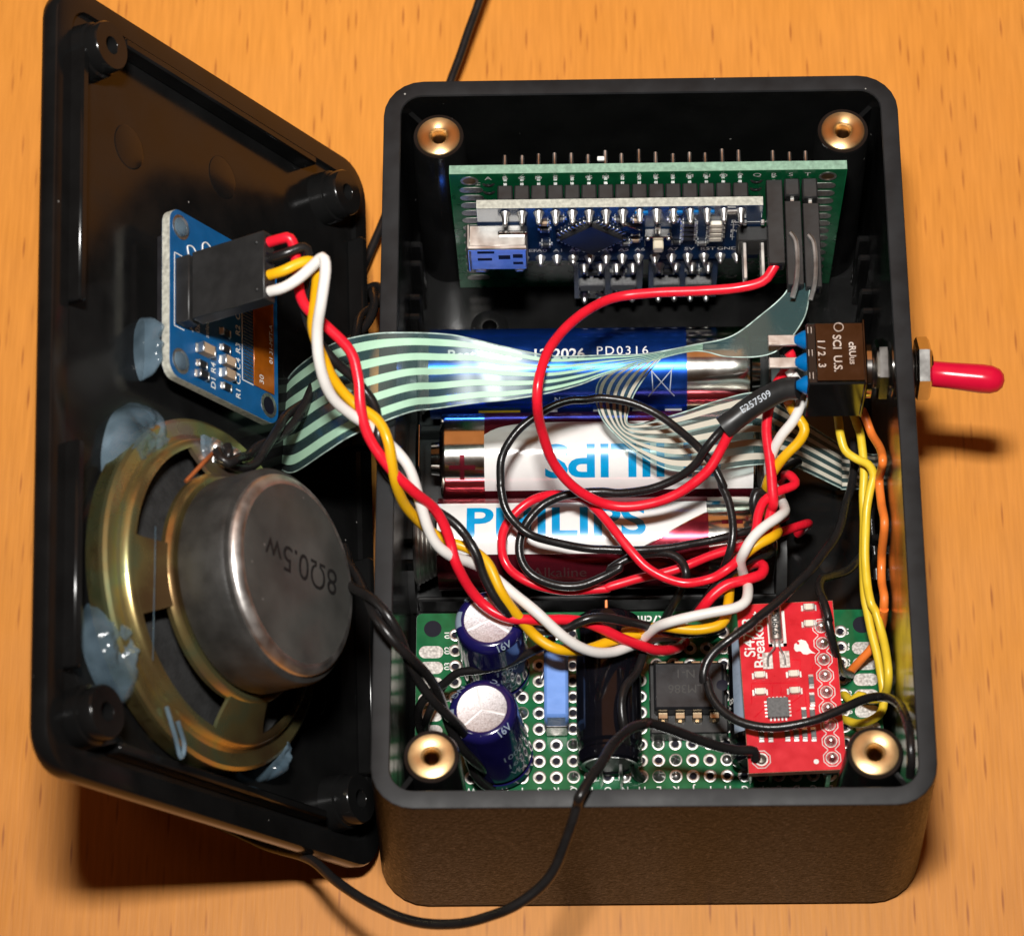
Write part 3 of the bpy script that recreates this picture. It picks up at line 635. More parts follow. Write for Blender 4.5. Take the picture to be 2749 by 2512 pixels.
# --- front cell: white label, silver minus end
b3 = cell(-31.6, 16.6, CELLY[2], 1, 'white and maroon battery with upright blue lettering, front one of the three', CHROMEWRAP, None)
patch(CELLY[2], -31.5, 9.4, lambda t: -36+max(0, t-.72)*190, lambda t: 38, WHITELBL, b3, 'white_label')
patch(CELLY[2], -31.5, 9.6, lambda t: -140, lambda t: -36.5+max(0, t-.72)*190, MAROON, b3, 'maroon_band')
patch(CELLY[2], -31.5, 9.6, lambda t: 38.5, lambda t: 120, MAROON, b3, 'maroon_band')
text('PHILIPS', None, 7.2, CYAN, b3, wrap=wrapf(-13.6, CELLY[2], math.radians(4)), bold=.022, lift=.07, sx=1.2)
text('Alkaline', None, 2.6, mat('dark_print', (.05, .02, .02), .3), b3, wrap=wrapf(-13, CELLY[2], math.radians(-62)), lift=.07)
m1 = MB(); f = wrapf(13.2, CELLY[2], math.radians(2)); m1.strip([[f(-1.6+3.2*i/6, -.32+.64*k/4, .04) for k in range(5)] for i in range(7)]); m1.build('minus_sign', MAROON, b3)

# ================================================================== UPRIGHT PERFBOARD WITH CONTROLLER
nt_ = 0.0425
NB = Fr((-29.02, 42.402, 41.153), (1, 0, 0), (0, math.sin(nt_), -math.cos(nt_)), (0, -math.cos(nt_), -math.sin(nt_)))   # x right, y DOWN the board, z out of the face
perf = thing('perforated_board', NB(30, 39.6, 0), 'green perforated board standing upright at the back, lettered A to T', 'circuit board')
mb = MB(NB); mb.box(0, 60, 0, 39.6, -1.5, 0, .08); mb.build('pcb', GREEN, perf)
mb = MB(NB); mb.box(.05, 59.95, -.03, .3, -1.48, -.03); mb.build('pcb_edge', GREEN_EDGE, perf)
colx = [5.87+2.54*k for k in range(20)]; rowy = [3.1+2.54*k for k in range(14)]
for k, ch in enumerate('ABCDEFGHIJKLMNOPQRST'):
    text(ch, Fr(NB(colx[k], 1.45, 0), NB.x, -NB.y, NB.z), 1.5, SILK, perf, sx=1.1)
for k in range(13):
    for x in (3.2, 56.8):
        m1 = MB(); m1.prism(rrect(3.6, 1.7, .84, n=5, cx=x, cy=5.2+2.54*k), 0, .05, NB); m1.build('edge_pad', TIN, perf)
for x in (3.0, 57.2):
    m1 = MB(); m1.ring(NB.sub(x, 2.2, .0), 1.35, 1.0, .05, 24); m1.build('mounting_ring', TIN, perf)
    m1 = MB(); m1.lathe([(1.02, .03), (.01, .03)], NB.sub(x, 2.2, 0), 20, cap=False); m1.build('mounting_hole', BRASS_DARK, perf)
for b, x, y in (('14', 4.9+.2, 3.1), ('13', 5.0-.1, 5.6)): text(b, Fr(NB(x-.9, y, 0), NB.y, NB.x, NB.z), 1.2, SILK, perf)
m2 = MB(); m2.cur = 0; m2.ring(ID, .95, .55, .05, 16); m2.cur = 1; m2.lathe([(.56, .02), (.01, .02)], ID, 12, cap=False)
padN = raw_mesh('pad', m2, [TIN, HOLE])
for ci in range(20):
    for ri in range(14):
        if (ci in (0, 16) and ri < 12) or (1 <= ci <= 5 and 6 <= ri <= 11) or (ci in (17, 18, 19) and ri > 8) or (6 <= ci <= 15 and ri == 13):
            piece('pad', padN, NB(colx[ci], rowy[ri], .0), perf, NB)
# solder tails behind the board
for k in range(1, 20):
    if k == 16: continue
    m1 = MB(); x = colx[k]+random.uniform(-.12, .12); h = random.uniform(3.0, 3.9)
    f = Fr(NB(x, 3.1, -1.5), NB.x, NB.y, -NB.z); m1.lathe([(.85, 0), (.6, .3), (.34, .7), (.3, h), (.16, h+.15), (.01, h+.18)], f, 12, cap=False); m1.build('solder_tail', SOLDER, perf)
m1 = MB(NB); m1.box(22.4, 23.5, .2, .7, -2.9, -2.2, .1); m1.build('label_scrap', SILK, perf)

# ---- controller board plugged on its pin rows
NZ = 3.55                                                  # height of the board's back face over the perfboard
uc = thing('microcontroller_board', NB(26, 19.6, NZ), 'dark blue microcontroller board with a silver mini USB socket', 'circuit board')
X0 = 4.05; X1 = 47.3
mb = MB(NB); mb.box(X0, X1, 1.6, 19.6, NZ, NZ+1.55, .06); mb.build('pcb', BLUEPCB, uc)
mb = MB(NB); mb.box(X0+.04, X1-.04, 1.56, 1.8, NZ+.05, NZ+1.5); mb.build('pcb_edge', GREY_EDGE, uc)
NF = Fr(NB(0, 0, NZ+1.56), NB.x, NB.y, NB.z)
for row, y in ((0, 3.1), (1, 18.34)):
    for k in range(1, 16):
        x = colx[k]
        m1 = MB(NB); m1.box(x-1.16, x+1.16, y-1.2, y+1.2, .9, NZ-.05, .22); m1.build('header_block', HOUSING, uc)
        m1 = MB(NB); m1.box(x-.3, x+.3, y-.3, y+.3, .1, NZ, .05)
        f = Fr(NF(x, y, 0), NB.x, NB.y, NB.z); h = random.uniform(1.6, 2.1)*(1 if row == 0 else .62); m1.fr = ID
        m1.lathe([(.85, 0), (.74, .25), (.5, .8), (.42, h-.3), (.36, h), (.18, h+.22), (.01, h+.28)], f, 14, cap=False); m1.build('header_pin', SOLDER, uc)
# mini USB socket
ux0, ux1, uy0, uy1 = 2.6, 11.6, 6.6, 14.4
mb = MB(NF); mb.box(ux0, ux1, uy0, uy1, 0, 3.95, .35); usb = mb.build('usb_socket', STEEL_R, uc)
mb = MB(NF); mb.box(ux0-.25, ux0+.4, uy0-.15, uy1+.15, -.05, 4.2, .25); mb.box(ux0+.5, ux1-.2, uy0+.3, uy1-.3, 3.9, 4.0, .03); mb.build('shell_flange', STEEL_R, usb)
for (xa, xb, ya, yb) in ((4.0, 6.6, 7.9, 8.6), (4.0, 6.2, 10.2, 11.0), (7.2, 9.0, 9.3, 10.6), (9.4, 10.9, 9.0, 10.2), (9.4, 10.9, 11.6, 12.4)):
    m1 = MB(NF); m1.box(xa, xb, ya, yb, 3.99, 4.04); m1.build('shell_slot', HOLE, usb)
mb = MB(NF); mb.box(ux0-.1, ux1+.05, uy0-.1, uy0+.55, 3.55, 4.35, .2); mb.build('shell_highlight_bar', SOLDER, usb)  # bright bar added to stand in for the highlight along the shell's top edge
for (xa, xb) in ((3.4, 5.2), (9.6, 11.0)): m1 = MB(NF); m1.box(xa, xb, uy1-.2, uy1+.6, 3.0, 4.1, .2); m1.build('shell_foot', SOLDER, usb)
mb = MB(NF); mb.box(7.2, ux1+.1, uy0-.9, uy0+.2, 1.5, 2.2, .2); mb.build('shell_tab', STEEL, usb)
# turned controller chip with its row of leads
f = NF.sub(21.4, 10.6, 0, math.radians(45)); mb = MB(f); mb.box(-3.5, 3.5, -3.5, 3.5, .15, 1.1, .15); chip = mb.build('controller_chip', CHIPBLK, uc)
mb = MB(f)
for k in range(8):
    q = -2.8+.8*k
    for s_ in (-1, 1): mb.box(q-.18, q+.18, s_*3.45, s_*4.6, .05, .45, .05); mb.box(s_*3.45, s_*4.6, q-.18, q+.18, .05, .45, .05)
mb.build('chip_leads', SOLDER, uc, kind='stuff')
f = NF.sub(27.4, 7.6, 0, math.radians(35)); mb = MB(f); mb.box(-1.6, 1.6, -.9, .9, .05, .9, .1); mb.build('crystal', STEEL, uc)
for (x, y) in ((14.2, 6.2), (14.3, 8.4), (14.4, 13.6), (16.6, 5.0), (26.6, 13.4), (28.2, 12.2), (28.4, 5.6), (25.6, 5.4), (33.9, 5.6), (34.4, 13.2), (38.4, 13.6)):
    smd(x, y, 1.5, .8, .5, NF, uc, random.choice((CHIPTAN, CHIPBLK, CHIPGREY)), 'chip_capacitor')
# reset button
mb = MB(NF); mb.box(24.9+4.6, 29.1+4.6, 8.7, 11.9, .02, 1.6, .15); bt = mb.build('reset_button', STEEL, uc)
mb = MB(NF); mb.box(26.2+4.6, 27.8+4.6, 9.4, 11.2, 1.6, 3.0, .2); mb.build('plunger', BUTTON, bt)
mb = MB(NF); mb.box(26.5+4.6, 27.4+4.6, 7.6, 8.8, .02, .5, .1); mb.ball((25.4+4.6, 9.1, 1.6), .35); mb.ball((28.6+4.6, 9.1, 1.6), .35); mb.build('button_tab', SOLDER, bt)
for k in range(4):
    smd(36.3, 7.0+1.55*k, 2.1, 1.05, .5, NF, uc, CHIPBLK, 'chip_resistor'); smd(40.4, 7.0+1.55*k, 2.3, 1.1, .7, NF, uc, LEDW, 'indicator_light')
for k, b in enumerate(('RX', 'TX', 'POW', 'L')): text(b, Fr(NF(42.6, 6.8+1.6*k, 0), NB.x, -NB.y, NB.z), 1.5, SILK, uc, align='LEFT', sx=1.05, bold=.01)
for b, x in (('REF', 11.9), ('A0', 13.7), ('A1', 16.3), ('A2', 18.8), ('A3', 21.4), ('A4', 23.9), ('A5', 26.4), ('A6', 28.9), ('A7', 34.0), ('5V', 36.5), ('RST', 39.4), ('GND', 42.4)):
    text(b, Fr(NF(x, 15.9, 0), NB.x, -NB.y, NB.z), 1.35, SILK, uc, sx=1.05, bold=.01)
# programming header at the right end
mb = MB(NF); mb.box(43.6, 48.9, 8.3, 11.3, .02, 2.5, .2); icsp = mb.build('programming_header', HOUSING, uc)
for x in (44.7, 47.4):
    for yy in (9.2,):
        m1 = MB(NF); m1.box(x-.32, x+.32, yy-.32, yy+.32, 2.5, 8.6, .12); m1.build('header_pin', STEEL_R, uc)
        m1 = MB(NF); m1.box(x-.32, x+.32, yy-3.2, yy-2.5, .02, .8, .12); m1.build('header_tail', SOLDER, uc)
    m1 = MB(NF); m1.box(x-.32, x+.32, 11.6, 12.2, 2.0, 8.2, .12); m1.build('header_pin', STEEL_R, uc)
mb = MB(NF); mb.box(43.6, 48.9, 11.2, 13.8, .02, 2.3, .2); mb.build('programming_header', HOUSING, uc)
for (x0, x1, y0, y1) in ((43.0, 49.2, 6.9, 7.0), (43.0, 43.1, 6.9, 13)):
    m1 = MB(NF); m1.box(x0, x1, y0, y1, .01, .04); m1.build('silkscreen_line', SILK, uc)
for (x0, x1) in ((28.0, 30), (33.2, 35.2), (35.8, 37.6), (38.4, 40), (41, 43.3)):
    m1 = MB(NF); m1.box(x0, x1, 2.6, 3.5, .02, .5, .1); m1.build('chip_capacitor', TIN if x0 > 40 else BLUEPLUG, uc)

# ---- two little level converter boards below
for i, xL in enumerate((18.6, 30.4)):
    lv = thing('level_converter_board', NB(xL+5.4, 35, NZ), ('small dark blue converter board under the USB board, the one nearer the USB socket', 'small dark blue converter board under the USB board, the one nearer the long black plugs')[i], 'circuit board', 'small converter boards below the controller')
    m1 = MB(NB); m1.box(xL, xL+10.9, 21.3, 34.6, NZ-.4, NZ+1.0, .06); m1.build('pcb', BLUEPCB, lv)
    F2 = Fr(NB(xL, 21.3, NZ+1.0), NB.x, NB.y, NB.z)
    for k in range(4):
        for y in (1.4, 12.1):
            m1 = MB(); h = random.uniform(.9, 1.3); m1.lathe([(.85, 0), (.7, .3), (.5, .6), (.42, h), (.2, h+.25), (.01, h+.3)], Fr(F2(1.65+2.54*k, y, 0), NB.x, NB.y, NB.z), 14, cap=False); m1.build('header_pin', SOLDER, lv)
            m1 = MB(NB); m1.box(xL+.5+2.54*k, xL+2.8+2.54*k, 21.5+y-1.2, 21.5+y+1.2, .2, NZ-.45, .2); m1.build('header_block', HOUSING, lv)
    for k in range(2):
        m1 = MB(F2); m1.box(.8+5.0*k, 4.9+5.0*k, 5.2, 7.6, .1, 1.5, .25); m1.build('transistor', CHIPGREY, lv)
        for q in (1.4, 4.2): m1 = MB(F2); m1.box(q-.3+5*k, q+.3+5*k, 7.5, 8.6, .02, .5, .12); m1.build('transistor_lead', SOLDER, lv)
        m1 = MB(F2); m1.box(2.5+5*k, 3.1+5*k, 4.2, 5.3, .02, .5, .12); m1.build('transistor_lead', SOLDER, lv)
    smd(3.0, 3.2, 2.1, 1.0, .6, F2, lv, CHIPBLK, 'chip_resistor'); smd(7.0, 3.2, 2.1, 1.0, .6, F2, lv, CHIPBLK, 'chip_resistor')
    smd(3.2, 9.8, 2.0, 1.0, .5, F2, lv, CHIPBLK, 'chip_resistor'); smd(7.6, 9.8, 2.0, 1.0, .5, F2, lv, CHIPBLK, 'chip_resistor')

# ---- three single plugs on the right (columns R, S, T)
for k, (n0, n1, lab) in enumerate(((.6, 14.6, 'black single plug carrying the red wire, nearest the controller board'), (4.2, 18.2, 'black single plug with a bare contact, middle of the three long plugs'), (4.6, 18.6, 'black single plug with a bare contact, nearest the side wall'))):
    d = thing('plug_connector', NB(colx[17+k], 3.1, n0), lab, 'connector', 'long black single plugs')
    x = colx[17+k]+.15*k
    m1 = MB(NB); m1.box(x-1.22, x+1.22, 1.9, 4.3, n0, n1, .12); m1.build('housing', HOUSING, d)
    m1 = MB(NB); m1.box(x-.32, x+.32, 2.8, 3.4, .1, n0+.5, .08); m1.build('header_pin', STEEL_R, d)
    if k: m1 = MB(NB); m1.box(x-1.15, x+1.15, 1.95, 4.25, .3, n0-.9, .25); m1.build('header_block', HOUSING, d)
    m1 = MB(NB); m1.box(x-.8, x+.8, 2.4, 3.9, n1-.02, n1+.05); m1.build('wire_entry', HOLE, d)
    if k:
        m1 = MB(); m1.tube(cr([NB(x-.5, 1.75, n0+5.5), NB(x+.2, 1.55, n0+7.0), NB(x+.35, 1.5, n0+10), NB(x+.1, 1.5, n0+13.5), NB(x-.6, 2.2, n0+16)], .4), .42, 8); m1.build('bent_contact', SOLDER, d)

# ================================================================== FRONT PERFBOARD WITH THE AMPLIFIER PARTS
BZ = 8.97
amp = thing('amplifier_board', (0, -31, BZ), 'green perforated board lying flat at the front with capacitors and a chip', 'circuit board')
pts = rrect(70, 30.4, .8, n=3, cx=.15, cy=-31.1)
mb = MB(); mb.prism(pts, BZ-1.5, BZ); mb.build('pcb', GREEN, amp)
mb = MB(); mb.prism(rrect(70.06, 30.46, .8, n=3, cx=.15, cy=-31.1), BZ-1.45, BZ-.1); mb.build('pcb_edge', GREEN_EDGE, amp)
for (x, y) in ((-32.4, -18.4), (32.7, -18.4), (-32.4, -43.8), (32.7, -43.8)):
    m1 = MB(); m1.lathe([(1.35, BZ+.02), (.01, BZ+.02)], Fr((x, y, 0)), 24, cap=False); m1.build('mounting_hole', HOLE, amp)
    m1 = MB(); m1.cyl((x, y, FLOOR), (x, y, BZ-1.5), 2.6, 2.4, 20); m1.build('spacer', DULL, amp)
m2 = MB(); m2.cur = 0; m2.lathe([(1.02, 0), (1.0, .05), (.95, .07), (.58, .07), (.5, .03)], ID, 22, cap=False); m2.cur = 1; m2.lathe([(.52, .025), (.01, .025)], ID, 14, cap=False)
TIN2 = mat('tinned_pad_dull', (0.42, 0.40, 0.36), 0.5, 1.0, var=0.4, vscale=2200); TIN3 = mat('tinned_pad_bright', (0.60, 0.59, 0.57), 0.36, 1.0, var=0.3, vscale=1800)
padF = [raw_mesh('pad', m2, [t_, HOLE]) for t_ in (TIN, TIN2, TIN3)]
PX0, PY0 = -21.3255-3*2.54, -42.278
for i in range(24):
    for j in range(10): piece('pad', padF[random.choice((0, 0, 1, 2))], (PX0+2.54*i, PY0+2.54*j, BZ), amp)
for sx in (-32.6, 32.9):
    for k in range(8):
        m1 = MB(); m1.prism(rrect(3.7, 1.95, .95, n=5, cx=sx, cy=-22.2-2.54*k), BZ, BZ+.06); m1.build('edge_pad', TIN, amp)
for j in range(9):
    b = '%02d' % (j+1)
    for x in (-31.0+.9, 31.2-.9): text(b, Fr((x, PY0+2.54*(9-j), BZ), (0, 1, 0), (-1, 0, 0), (0, 0, 1)), 1.25, SILK, amp, bold=.015) if x > 0 or j < 6 else None
for i in range(24): text('XWVUTSRQPONMLKJIHGFEDCBA'[i], Fr((PX0+2.54*i, -44.35, BZ), (-1, 0, 0), (0, -1, 0), (0, 0, 1)), 1.5, SILK, amp, bold=.015)
text('3cmX7cm', Fr((2.6, -17.2, BZ), (-1, 0, 0), (0, -1, 0), (0, 0, 1)), 1.9, SILK, amp, bold=.02)
text('120425 J2H', Fr((-7.6, -17.2, BZ), (-1, 0, 0), (0, -1, 0), (0, 0, 1)), 1.3, SILK, amp, bold=.02)
# two standing capacitors
def standing_cap(base, top, r, label, a0):
    base, top = V(base), V(top); z = (top-base).normalized(); x = V((1, 0, 0)); x = (x-z*x.dot(z)).normalized(); y = z.cross(x)
    ca, sa = math.cos(a0), math.sin(a0); f = Fr(base, x*ca+y*sa, y*ca-x*sa, z); H = (top-base).length
    m1 = MB(); m1.lathe([(r-.5, 0), (r, .4), (r, 1.6), (r-.45, 2.0), (r-.45, 2.4), (r, 2.8), (r, H-1.5), (r-.1, H-.75), (r-.45, H-.25), (r-1.0, H), (r-1.4, H)], f, 64, cap=False)
    c = m1.build('standing_capacitor', CAPSLEEVE, amp, label=label)
    m1 = MB(); R1 = r-1.38; m1.lathe([(R1+.02, H-.02), (R1-.1, H-.05), (.01, H-.05)], f, 48, cap=False); m1.build('aluminium_top', CAPTOP, c)
    for k in range(3):
        a = math.radians(90+120*k); m1 = MB(); d = f.x*math.cos(a)+f.y*math.sin(a); q = f.z.cross(d)*.2; o = f(0, 0, H-.04)
        m1.add([o+q, o-q, o-q+d*(R1-.15), o+q+d*(R1-.15), o+f.z*.03, o+f.z*.03+d*(R1-.15)], [(0, 4, 5, 3), (4, 1, 2, 5)]); m1.build('score_line', mat('score_bright', (.85, .85, .86), .5, .6), c)
    m1 = MB(); rows = []
    for i in range(9):
        a = math.radians(165+32*i/8); rows.append([f((rr+.03)*math.cos(a), (rr+.03)*math.sin(a), h) for rr, h in ((r, 3.0), (r, H-1.5), (r-.1, H-.75), (r-.45, H-.22), (r-.98, H+.02))])
    m1.strip(rows); m1.build('polarity_stripe', CAPSTRIPE, c)
    def ringtext(b, a, s_, rad, inward=1):
        a = math.radians(a); ex = f.x*-math.sin(a)+f.y*math.cos(a); ez = f.z; er = f.x*math.cos(a)+f.y*math.sin(a)
        ez2 = (f.z+er*.75).normalized(); ey = ez2.cross(ex); text(b, Fr(f(rad*math.cos(a), rad*math.sin(a), H-.32), ex, ey, ez2), s_, CAPSTRIPE, c, bold=.01, lift=.12)
    ringtext('\u00b0C', 52, 1.5, r-.5); ringtext('NG', 128, 1.6, r-.5); ringtext('16V', -60, 1.5, r-.3)
    for b, a, s_ in (('1000uF', -60, 2.0),):
        a = math.radians(a)
        def wr(x, y, h): an = a+x/r; return f((r+h)*math.cos(an), (r+h)*math.sin(an), H*.42+y)
        for yy, bb in ((2.2, '1000'), (-.6, '16V'), (-3, 'VU')):
            def wr2(x, y, h, yy=yy): an = a+x/r; return f((r+h)*math.cos(an), (r+h)*math.sin(an), H*.42+y+yy)
            text(bb, None, 2.0, CAPSTRIPE, c, wrap=wr2, lift=.04, bold=.01)
    return c
standing_cap((-22.0, -39.4, BZ), (-24.2, -38.0, 27), 5.05, 'blue capacitor with a bright silver top nearest the front', math.radians(12))
standing_cap((-22.6, -25.6, BZ), (-23.2, -24.4, 27.5), 5.05, 'blue capacitor behind, under the twisted wires', math.radians(-4))
# blue film capacitor, lying black capacitor, second lying capacitor
mb = MB(); mb.box(-15.4, -11.8, -35.6, -24.0, BZ+.3, 16.9, .45); mb.build('film_capacitor', FILMCAP, amp)
mb = MB(); mb.box(-15.25, -11.95, -35.9, -35.5, BZ+.2, 13.0, .2); mb.build('film_capacitor_sheen', TIN, amp)  # added tin slab, stands in for the grey reflection on the front face
def lying_cap(x, y0, y1, r, z, label):
    f = Fr((x, y0, z), (1, 0, 0), (0, 0, 1), (0, 1, 0)); H = y1-y0
    m1 = MB(); m1.lathe([(r-1.3, .35), (r-1.2, .1), (r-.6, 0), (r-.15, .3), (r, .9), (r, 1.8), (r-.4, 2.3), (r-.4, 2.7), (r, 3.2), (r, H-1.2), (r-.2, H-.4), (r-.8, H)], f, 64)
    c = m1.build('lying_capacitor', CAPBLACK, amp, label=label)
    m1 = MB(); m1.lathe([(r-1.35, .3), (.01, .3)], f, 40, cap=False); m1.build('rubber_end', HOUSING, c)
    for dx in (-1.3, 1.6):
        m1 = MB(); m1.tube(cr([V((x+dx, y0+.4, z)), V((x+dx, y0-.9, z-.3)), V((x+dx+.1, y0-1.2, z-2.5)), V((x+dx+.1, y0-1.2, BZ-.2))], .3), .28, 8); m1.build('lead', SOLDER, c)
    return c
c2 = lying_cap(-5.8, -42.4, -18.8, 4.85, BZ+4.95, 'glossy black capacitor lying on its side')
c3 = lying_cap(16.3, -42.0, -22.0, 4.2, BZ+4.3, 'black capacitor lying under the red board, pale stripe with markings')
m1 = MB(); rows = []
for i in range(8):
    a = math.radians(150-8*i); rows.append([V((16.3+4.24*math.cos(a), y, BZ+4.3+4.24*math.sin(a))) for y in (-38, -33, -28, -23.5)])
m1.strip(rows); m1.build('polarity_stripe', CAPSTRIPE, c3)
for b, y in (('8', -32.8), ('L', -35.4), ('6', -33.8)):
    a = math.radians(158 if b != '6' else 168); er = V((math.cos(a), 0, math.sin(a))); ex = V((0, -1, 0)); text(b, Fr(V((16.3, y, BZ+4.3))+er*4.26, ex, er.cross(ex), er), 2.0, SILK, c3)
# amplifier chip in its socket
mb = MB(); mb.box(.3, 11.9, -36.8, -25.6, BZ+.1, BZ+3.4, .2); sock = mb.build('chip_socket', HOUSING, amp)
mb = MB(); mb.box(.9, 11.3, -34.0, -26.6, BZ+3.6, 15.3, .35); ic = mb.build('amplifier_chip', CHIPBLK, amp)
mb = MB(); mb.lathe([(.9, 15.28), (.8, 15.31), (.01, 15.31)], Fr((11.0, -30.3, 0)), 20, cap=False); mb.build('notch', HOLE, ic)
for b, y in (('LM386', -30.8), ('N-1', -28.4)): text(b, Fr((5.6, y, 15.3), (-1, 0, 0), (0, -1, 0), (0, 0, 1)), 1.9, mat('faint_print', (.035, .033, .03), .5), ic)
for k in range(4):
    x = 2.2+2.54*k
    m1 = MB(); m1.box(x-.75, x+.75, -35.1, -34.0, BZ+3.2, 14.0, .12); m1.box(x-.3, x+.3, -35.3, -34.9, BZ+1, BZ+4, .05); m1.build('chip_leg', GOLD, ic)
    m1 = MB(); m1.box(x-.75, x+.75, -26.7, -25.9, BZ+3.2, 14.0, .12); m1.build('chip_leg', GOLD, ic)
for (x, y, r, g) in ((-7.2, -17.0, .3, 3), ):
    m1 = MB(); m1.tube([V((-6.0, -18.6, BZ+6.5)), V((-6.0, -17.0, BZ+6.9)), V((-6.0, -16.8, BZ))], .25, 8); m1.build('bent_lead', COPPER, amp)
# wire links and solder on the board
for (xa, ya, xb, yb) in ((-14.0, -21.9, -15.9, -27), (7, -19.6, 9.2, -20.2)):
    m1 = MB(); m1.tube(cr([V((xa, ya, BZ)), V((xa, ya, BZ+1.2)), V((xb, yb, BZ+1.1)), V((xb, yb, BZ))], .3), .22, 8); m1.build('wire_link', SOLDER, amp)
for (i, j) in [(11, 0), (12, 0), (13, 0), (8, 0)]+[(random.randrange(3, 18), random.randrange(0, 10)) for _ in range(26)]:
    q_ = random.uniform(.35, 1.0); m1 = MB(); m1.lathe([(random.uniform(.7, .95), .05), (.6, .4*q_), (.3, .9*q_), (.01, 1.05*q_)], Fr((PX0+2.54*i, PY0+2.54*j, BZ)), 14, cap=False); m1.build('solder_joint', SOLDER, amp)

# ================================================================== RED RADIO BOARD
RZ = 22.0
c0, c1, c2_, c3_ = W(1457, 1190, RZ), W(1646, 1182, RZ), W(1660, 1513, RZ), W(1468, 1522, RZ)
ex = ((c1-c0)+(c2_-c3_)).normalized(); RBy = ((c0-c3_)+(c1-c2_)); RBy = (RBy-ex*RBy.dot(ex)).normalized()
RW = ((c1-c0).length+(c2_-c3_).length)/2; RL = ((c0-c3_).length+(c1-c2_).length)/2
ctr = (c0+c1+c2_+c3_)/4; RF = Fr(ctr-ex*RW/2-RBy*RL/2, ex, RBy, V((0, 0, 1)))
red = thing('radio_breakout_board', ctr-V((0, 0, 1.6)), 'bright red radio breakout board raised on pins at the front', 'circuit board')
mb = MB(RF); mb.box(0, RW, 0, RL, -1.5, 0, .05); mb.build('pcb', REDPCB, red)
mb = MB(RF); mb.box(-.03, RW+.03, -.03, RL+.03, -1.45, -.06); mb.build('pcb_edge', mat('fibreglass_edge_red', (.5, .25, .16), .7, var=.3), red)
def rc(zx, zy): p = at(1700+zx*.39683, 1580+zy*.39683, RZ)-RF.o; return p.dot(RF.x), p.dot(RF.y)       # photo crop -> board coordinates
py_ = [245, 360, 465, 580, 690, 800, 915, 1025, 1140]; px_ = [1300, 1307, 1310, 1325, 1330, 1335, 1338, 1340, 1345]
for k in range(9):
    x, y = RW-2.0, 1.55+2.54*k+ .2
    m1 = MB(); m1.ring(RF.sub(x, y, 0), .95, .5, .06, 22); m1.build('pin_ring', TIN, red)
    m1 = MB(); m1.lathe([(.85, .04), (.7, .45), (.42, .8), (.3, 1.1), (.01, 1.2)], RF.sub(x, y, 0), 16, cap=False); m1.build('solder_joint', SOLDER, red)
    m1 = MB(RF); m1.box(x-.32, x+.32, y-.32, y+.32, BZ-RZ+.1, -1.5); m1.build('header_pin', STEEL_R, red)
    m1 = MB(RF); m1.box(x-1.2, x+1.2, y-1.2, y+1.2, -4.2, -1.6, .2); m1.build('header_block', HOUSING, red)
    # jagged white outline round each pin
    o8 = [(x+1.32*math.cos(math.radians(22.5+45*q)), y+1.32*math.sin(math.radians(22.5+45*q))) for q in range(8)]
    m1 = MB()
    for q in range(8):
        if (q in (1,) and k < 8) or (q in (5,) and k > 0): continue
        a, b = o8[q], o8[(q+1) % 8]; m1.tube([RF(a[0], a[1], .02), RF(b[0], b[1], .02)], .07, 4)
    m1.build('silkscreen_outline', SILK, red)
x, y = 1.9, 2.0
m1 = MB(); m1.ring(RF.sub(x, y, 0), 1.0, .5, .06, 22); m1.build('pin_ring', TIN, red)
m1 = MB(); m1.lathe([(.8, .04), (.6, .4), (.01, .6)], RF.sub(x, y, 0), 16, cap=False); m1.build('solder_joint', mat('dull_solder', (.2, .18, .15), .4, .8), red)
o8 = [(x+1.4*math.cos(math.radians(22.5+45*q)), y+1.4*math.sin(math.radians(22.5+45*q))) for q in range(8)]; m1 = MB()
for q in range(8): a, b = o8[q], o8[(q+1) % 8]; m1.tube([RF(a[0], a[1], .02), RF(b[0], b[1], .02)], .07, 4)
m1.build('silkscreen_outline', SILK, red)
m1 = MB(); m1.lathe([(.38, .03), (.01, .03)], RF.sub(*rc(1238, 1168), 0), 16, cap=False); m1.build('silkscreen_dot', SILK, red)
# print reads upwards
def rtext(b, zx, zy, s_, **k): x, y = rc(zx, zy); return text(b, Fr(RF(x, y, 0), RF.y, -RF.x, RF.z), s_, SILK, red, **k)
rtext('Si4703', 785, 330, 2.3, bold=.012); rtext('Breakout', 850, 345, 2.4, bold=.012)
# crystal can on a white box outline
xa, ya = rc(918, 395); xb, yb = rc(1020, 150)
m1 = MB(RF)
for (q0, q1, r0, r1) in ((xa, xa+.55, ya, yb), (xb-.5, xb, ya, yb), (xa, xb, ya, ya+.5)): m1.box(q0, q1, r0, r1, .01, .05)
m1.build('silkscreen_box', SILK, red)
xc = (rc(925, 300)[0]+rc(1000, 300)[0])/2; y0 = rc(960, 372)[1]; y1 = rc(960, 120)[1]
m1 = MB(); m1.lathe([(.85, 0), (1.0, .15), (1.0, y1-y0-.2), (.8, y1-y0)], Fr(RF(xc, y0, 1.0), RF.x, RF.z, RF.y), 28); xt = m1.build('crystal_can', STEEL_R, red)
text('929063', Fr(RF(xc, (y0+y1)/2-.3, 2.0), RF.y, -RF.x, RF.z), 1.35, INK, xt, bold=.02)
for s_, (zx, zy) in ((-1, (910, 500)), (1, (1025, 490))):
    x, y = rc(zx, zy); m1 = MB(RF); m1.box(x-.75, x+.75, y-1.0, y+1.6, .01, .08, .02); m1.build('crystal_pad', TIN, red)
    m1 = MB(); m1.tube(cr([RF(xc+s_*.35, y0, 1.0), RF(xc+s_*.4, y0-.9, .9), RF(x-s_*.2, y+1.0, .4), RF(x, y+.2, .3), RF(x, y-.8, .3)], .2), .16, 8); m1.build('crystal_lead', SOLDER, xt)
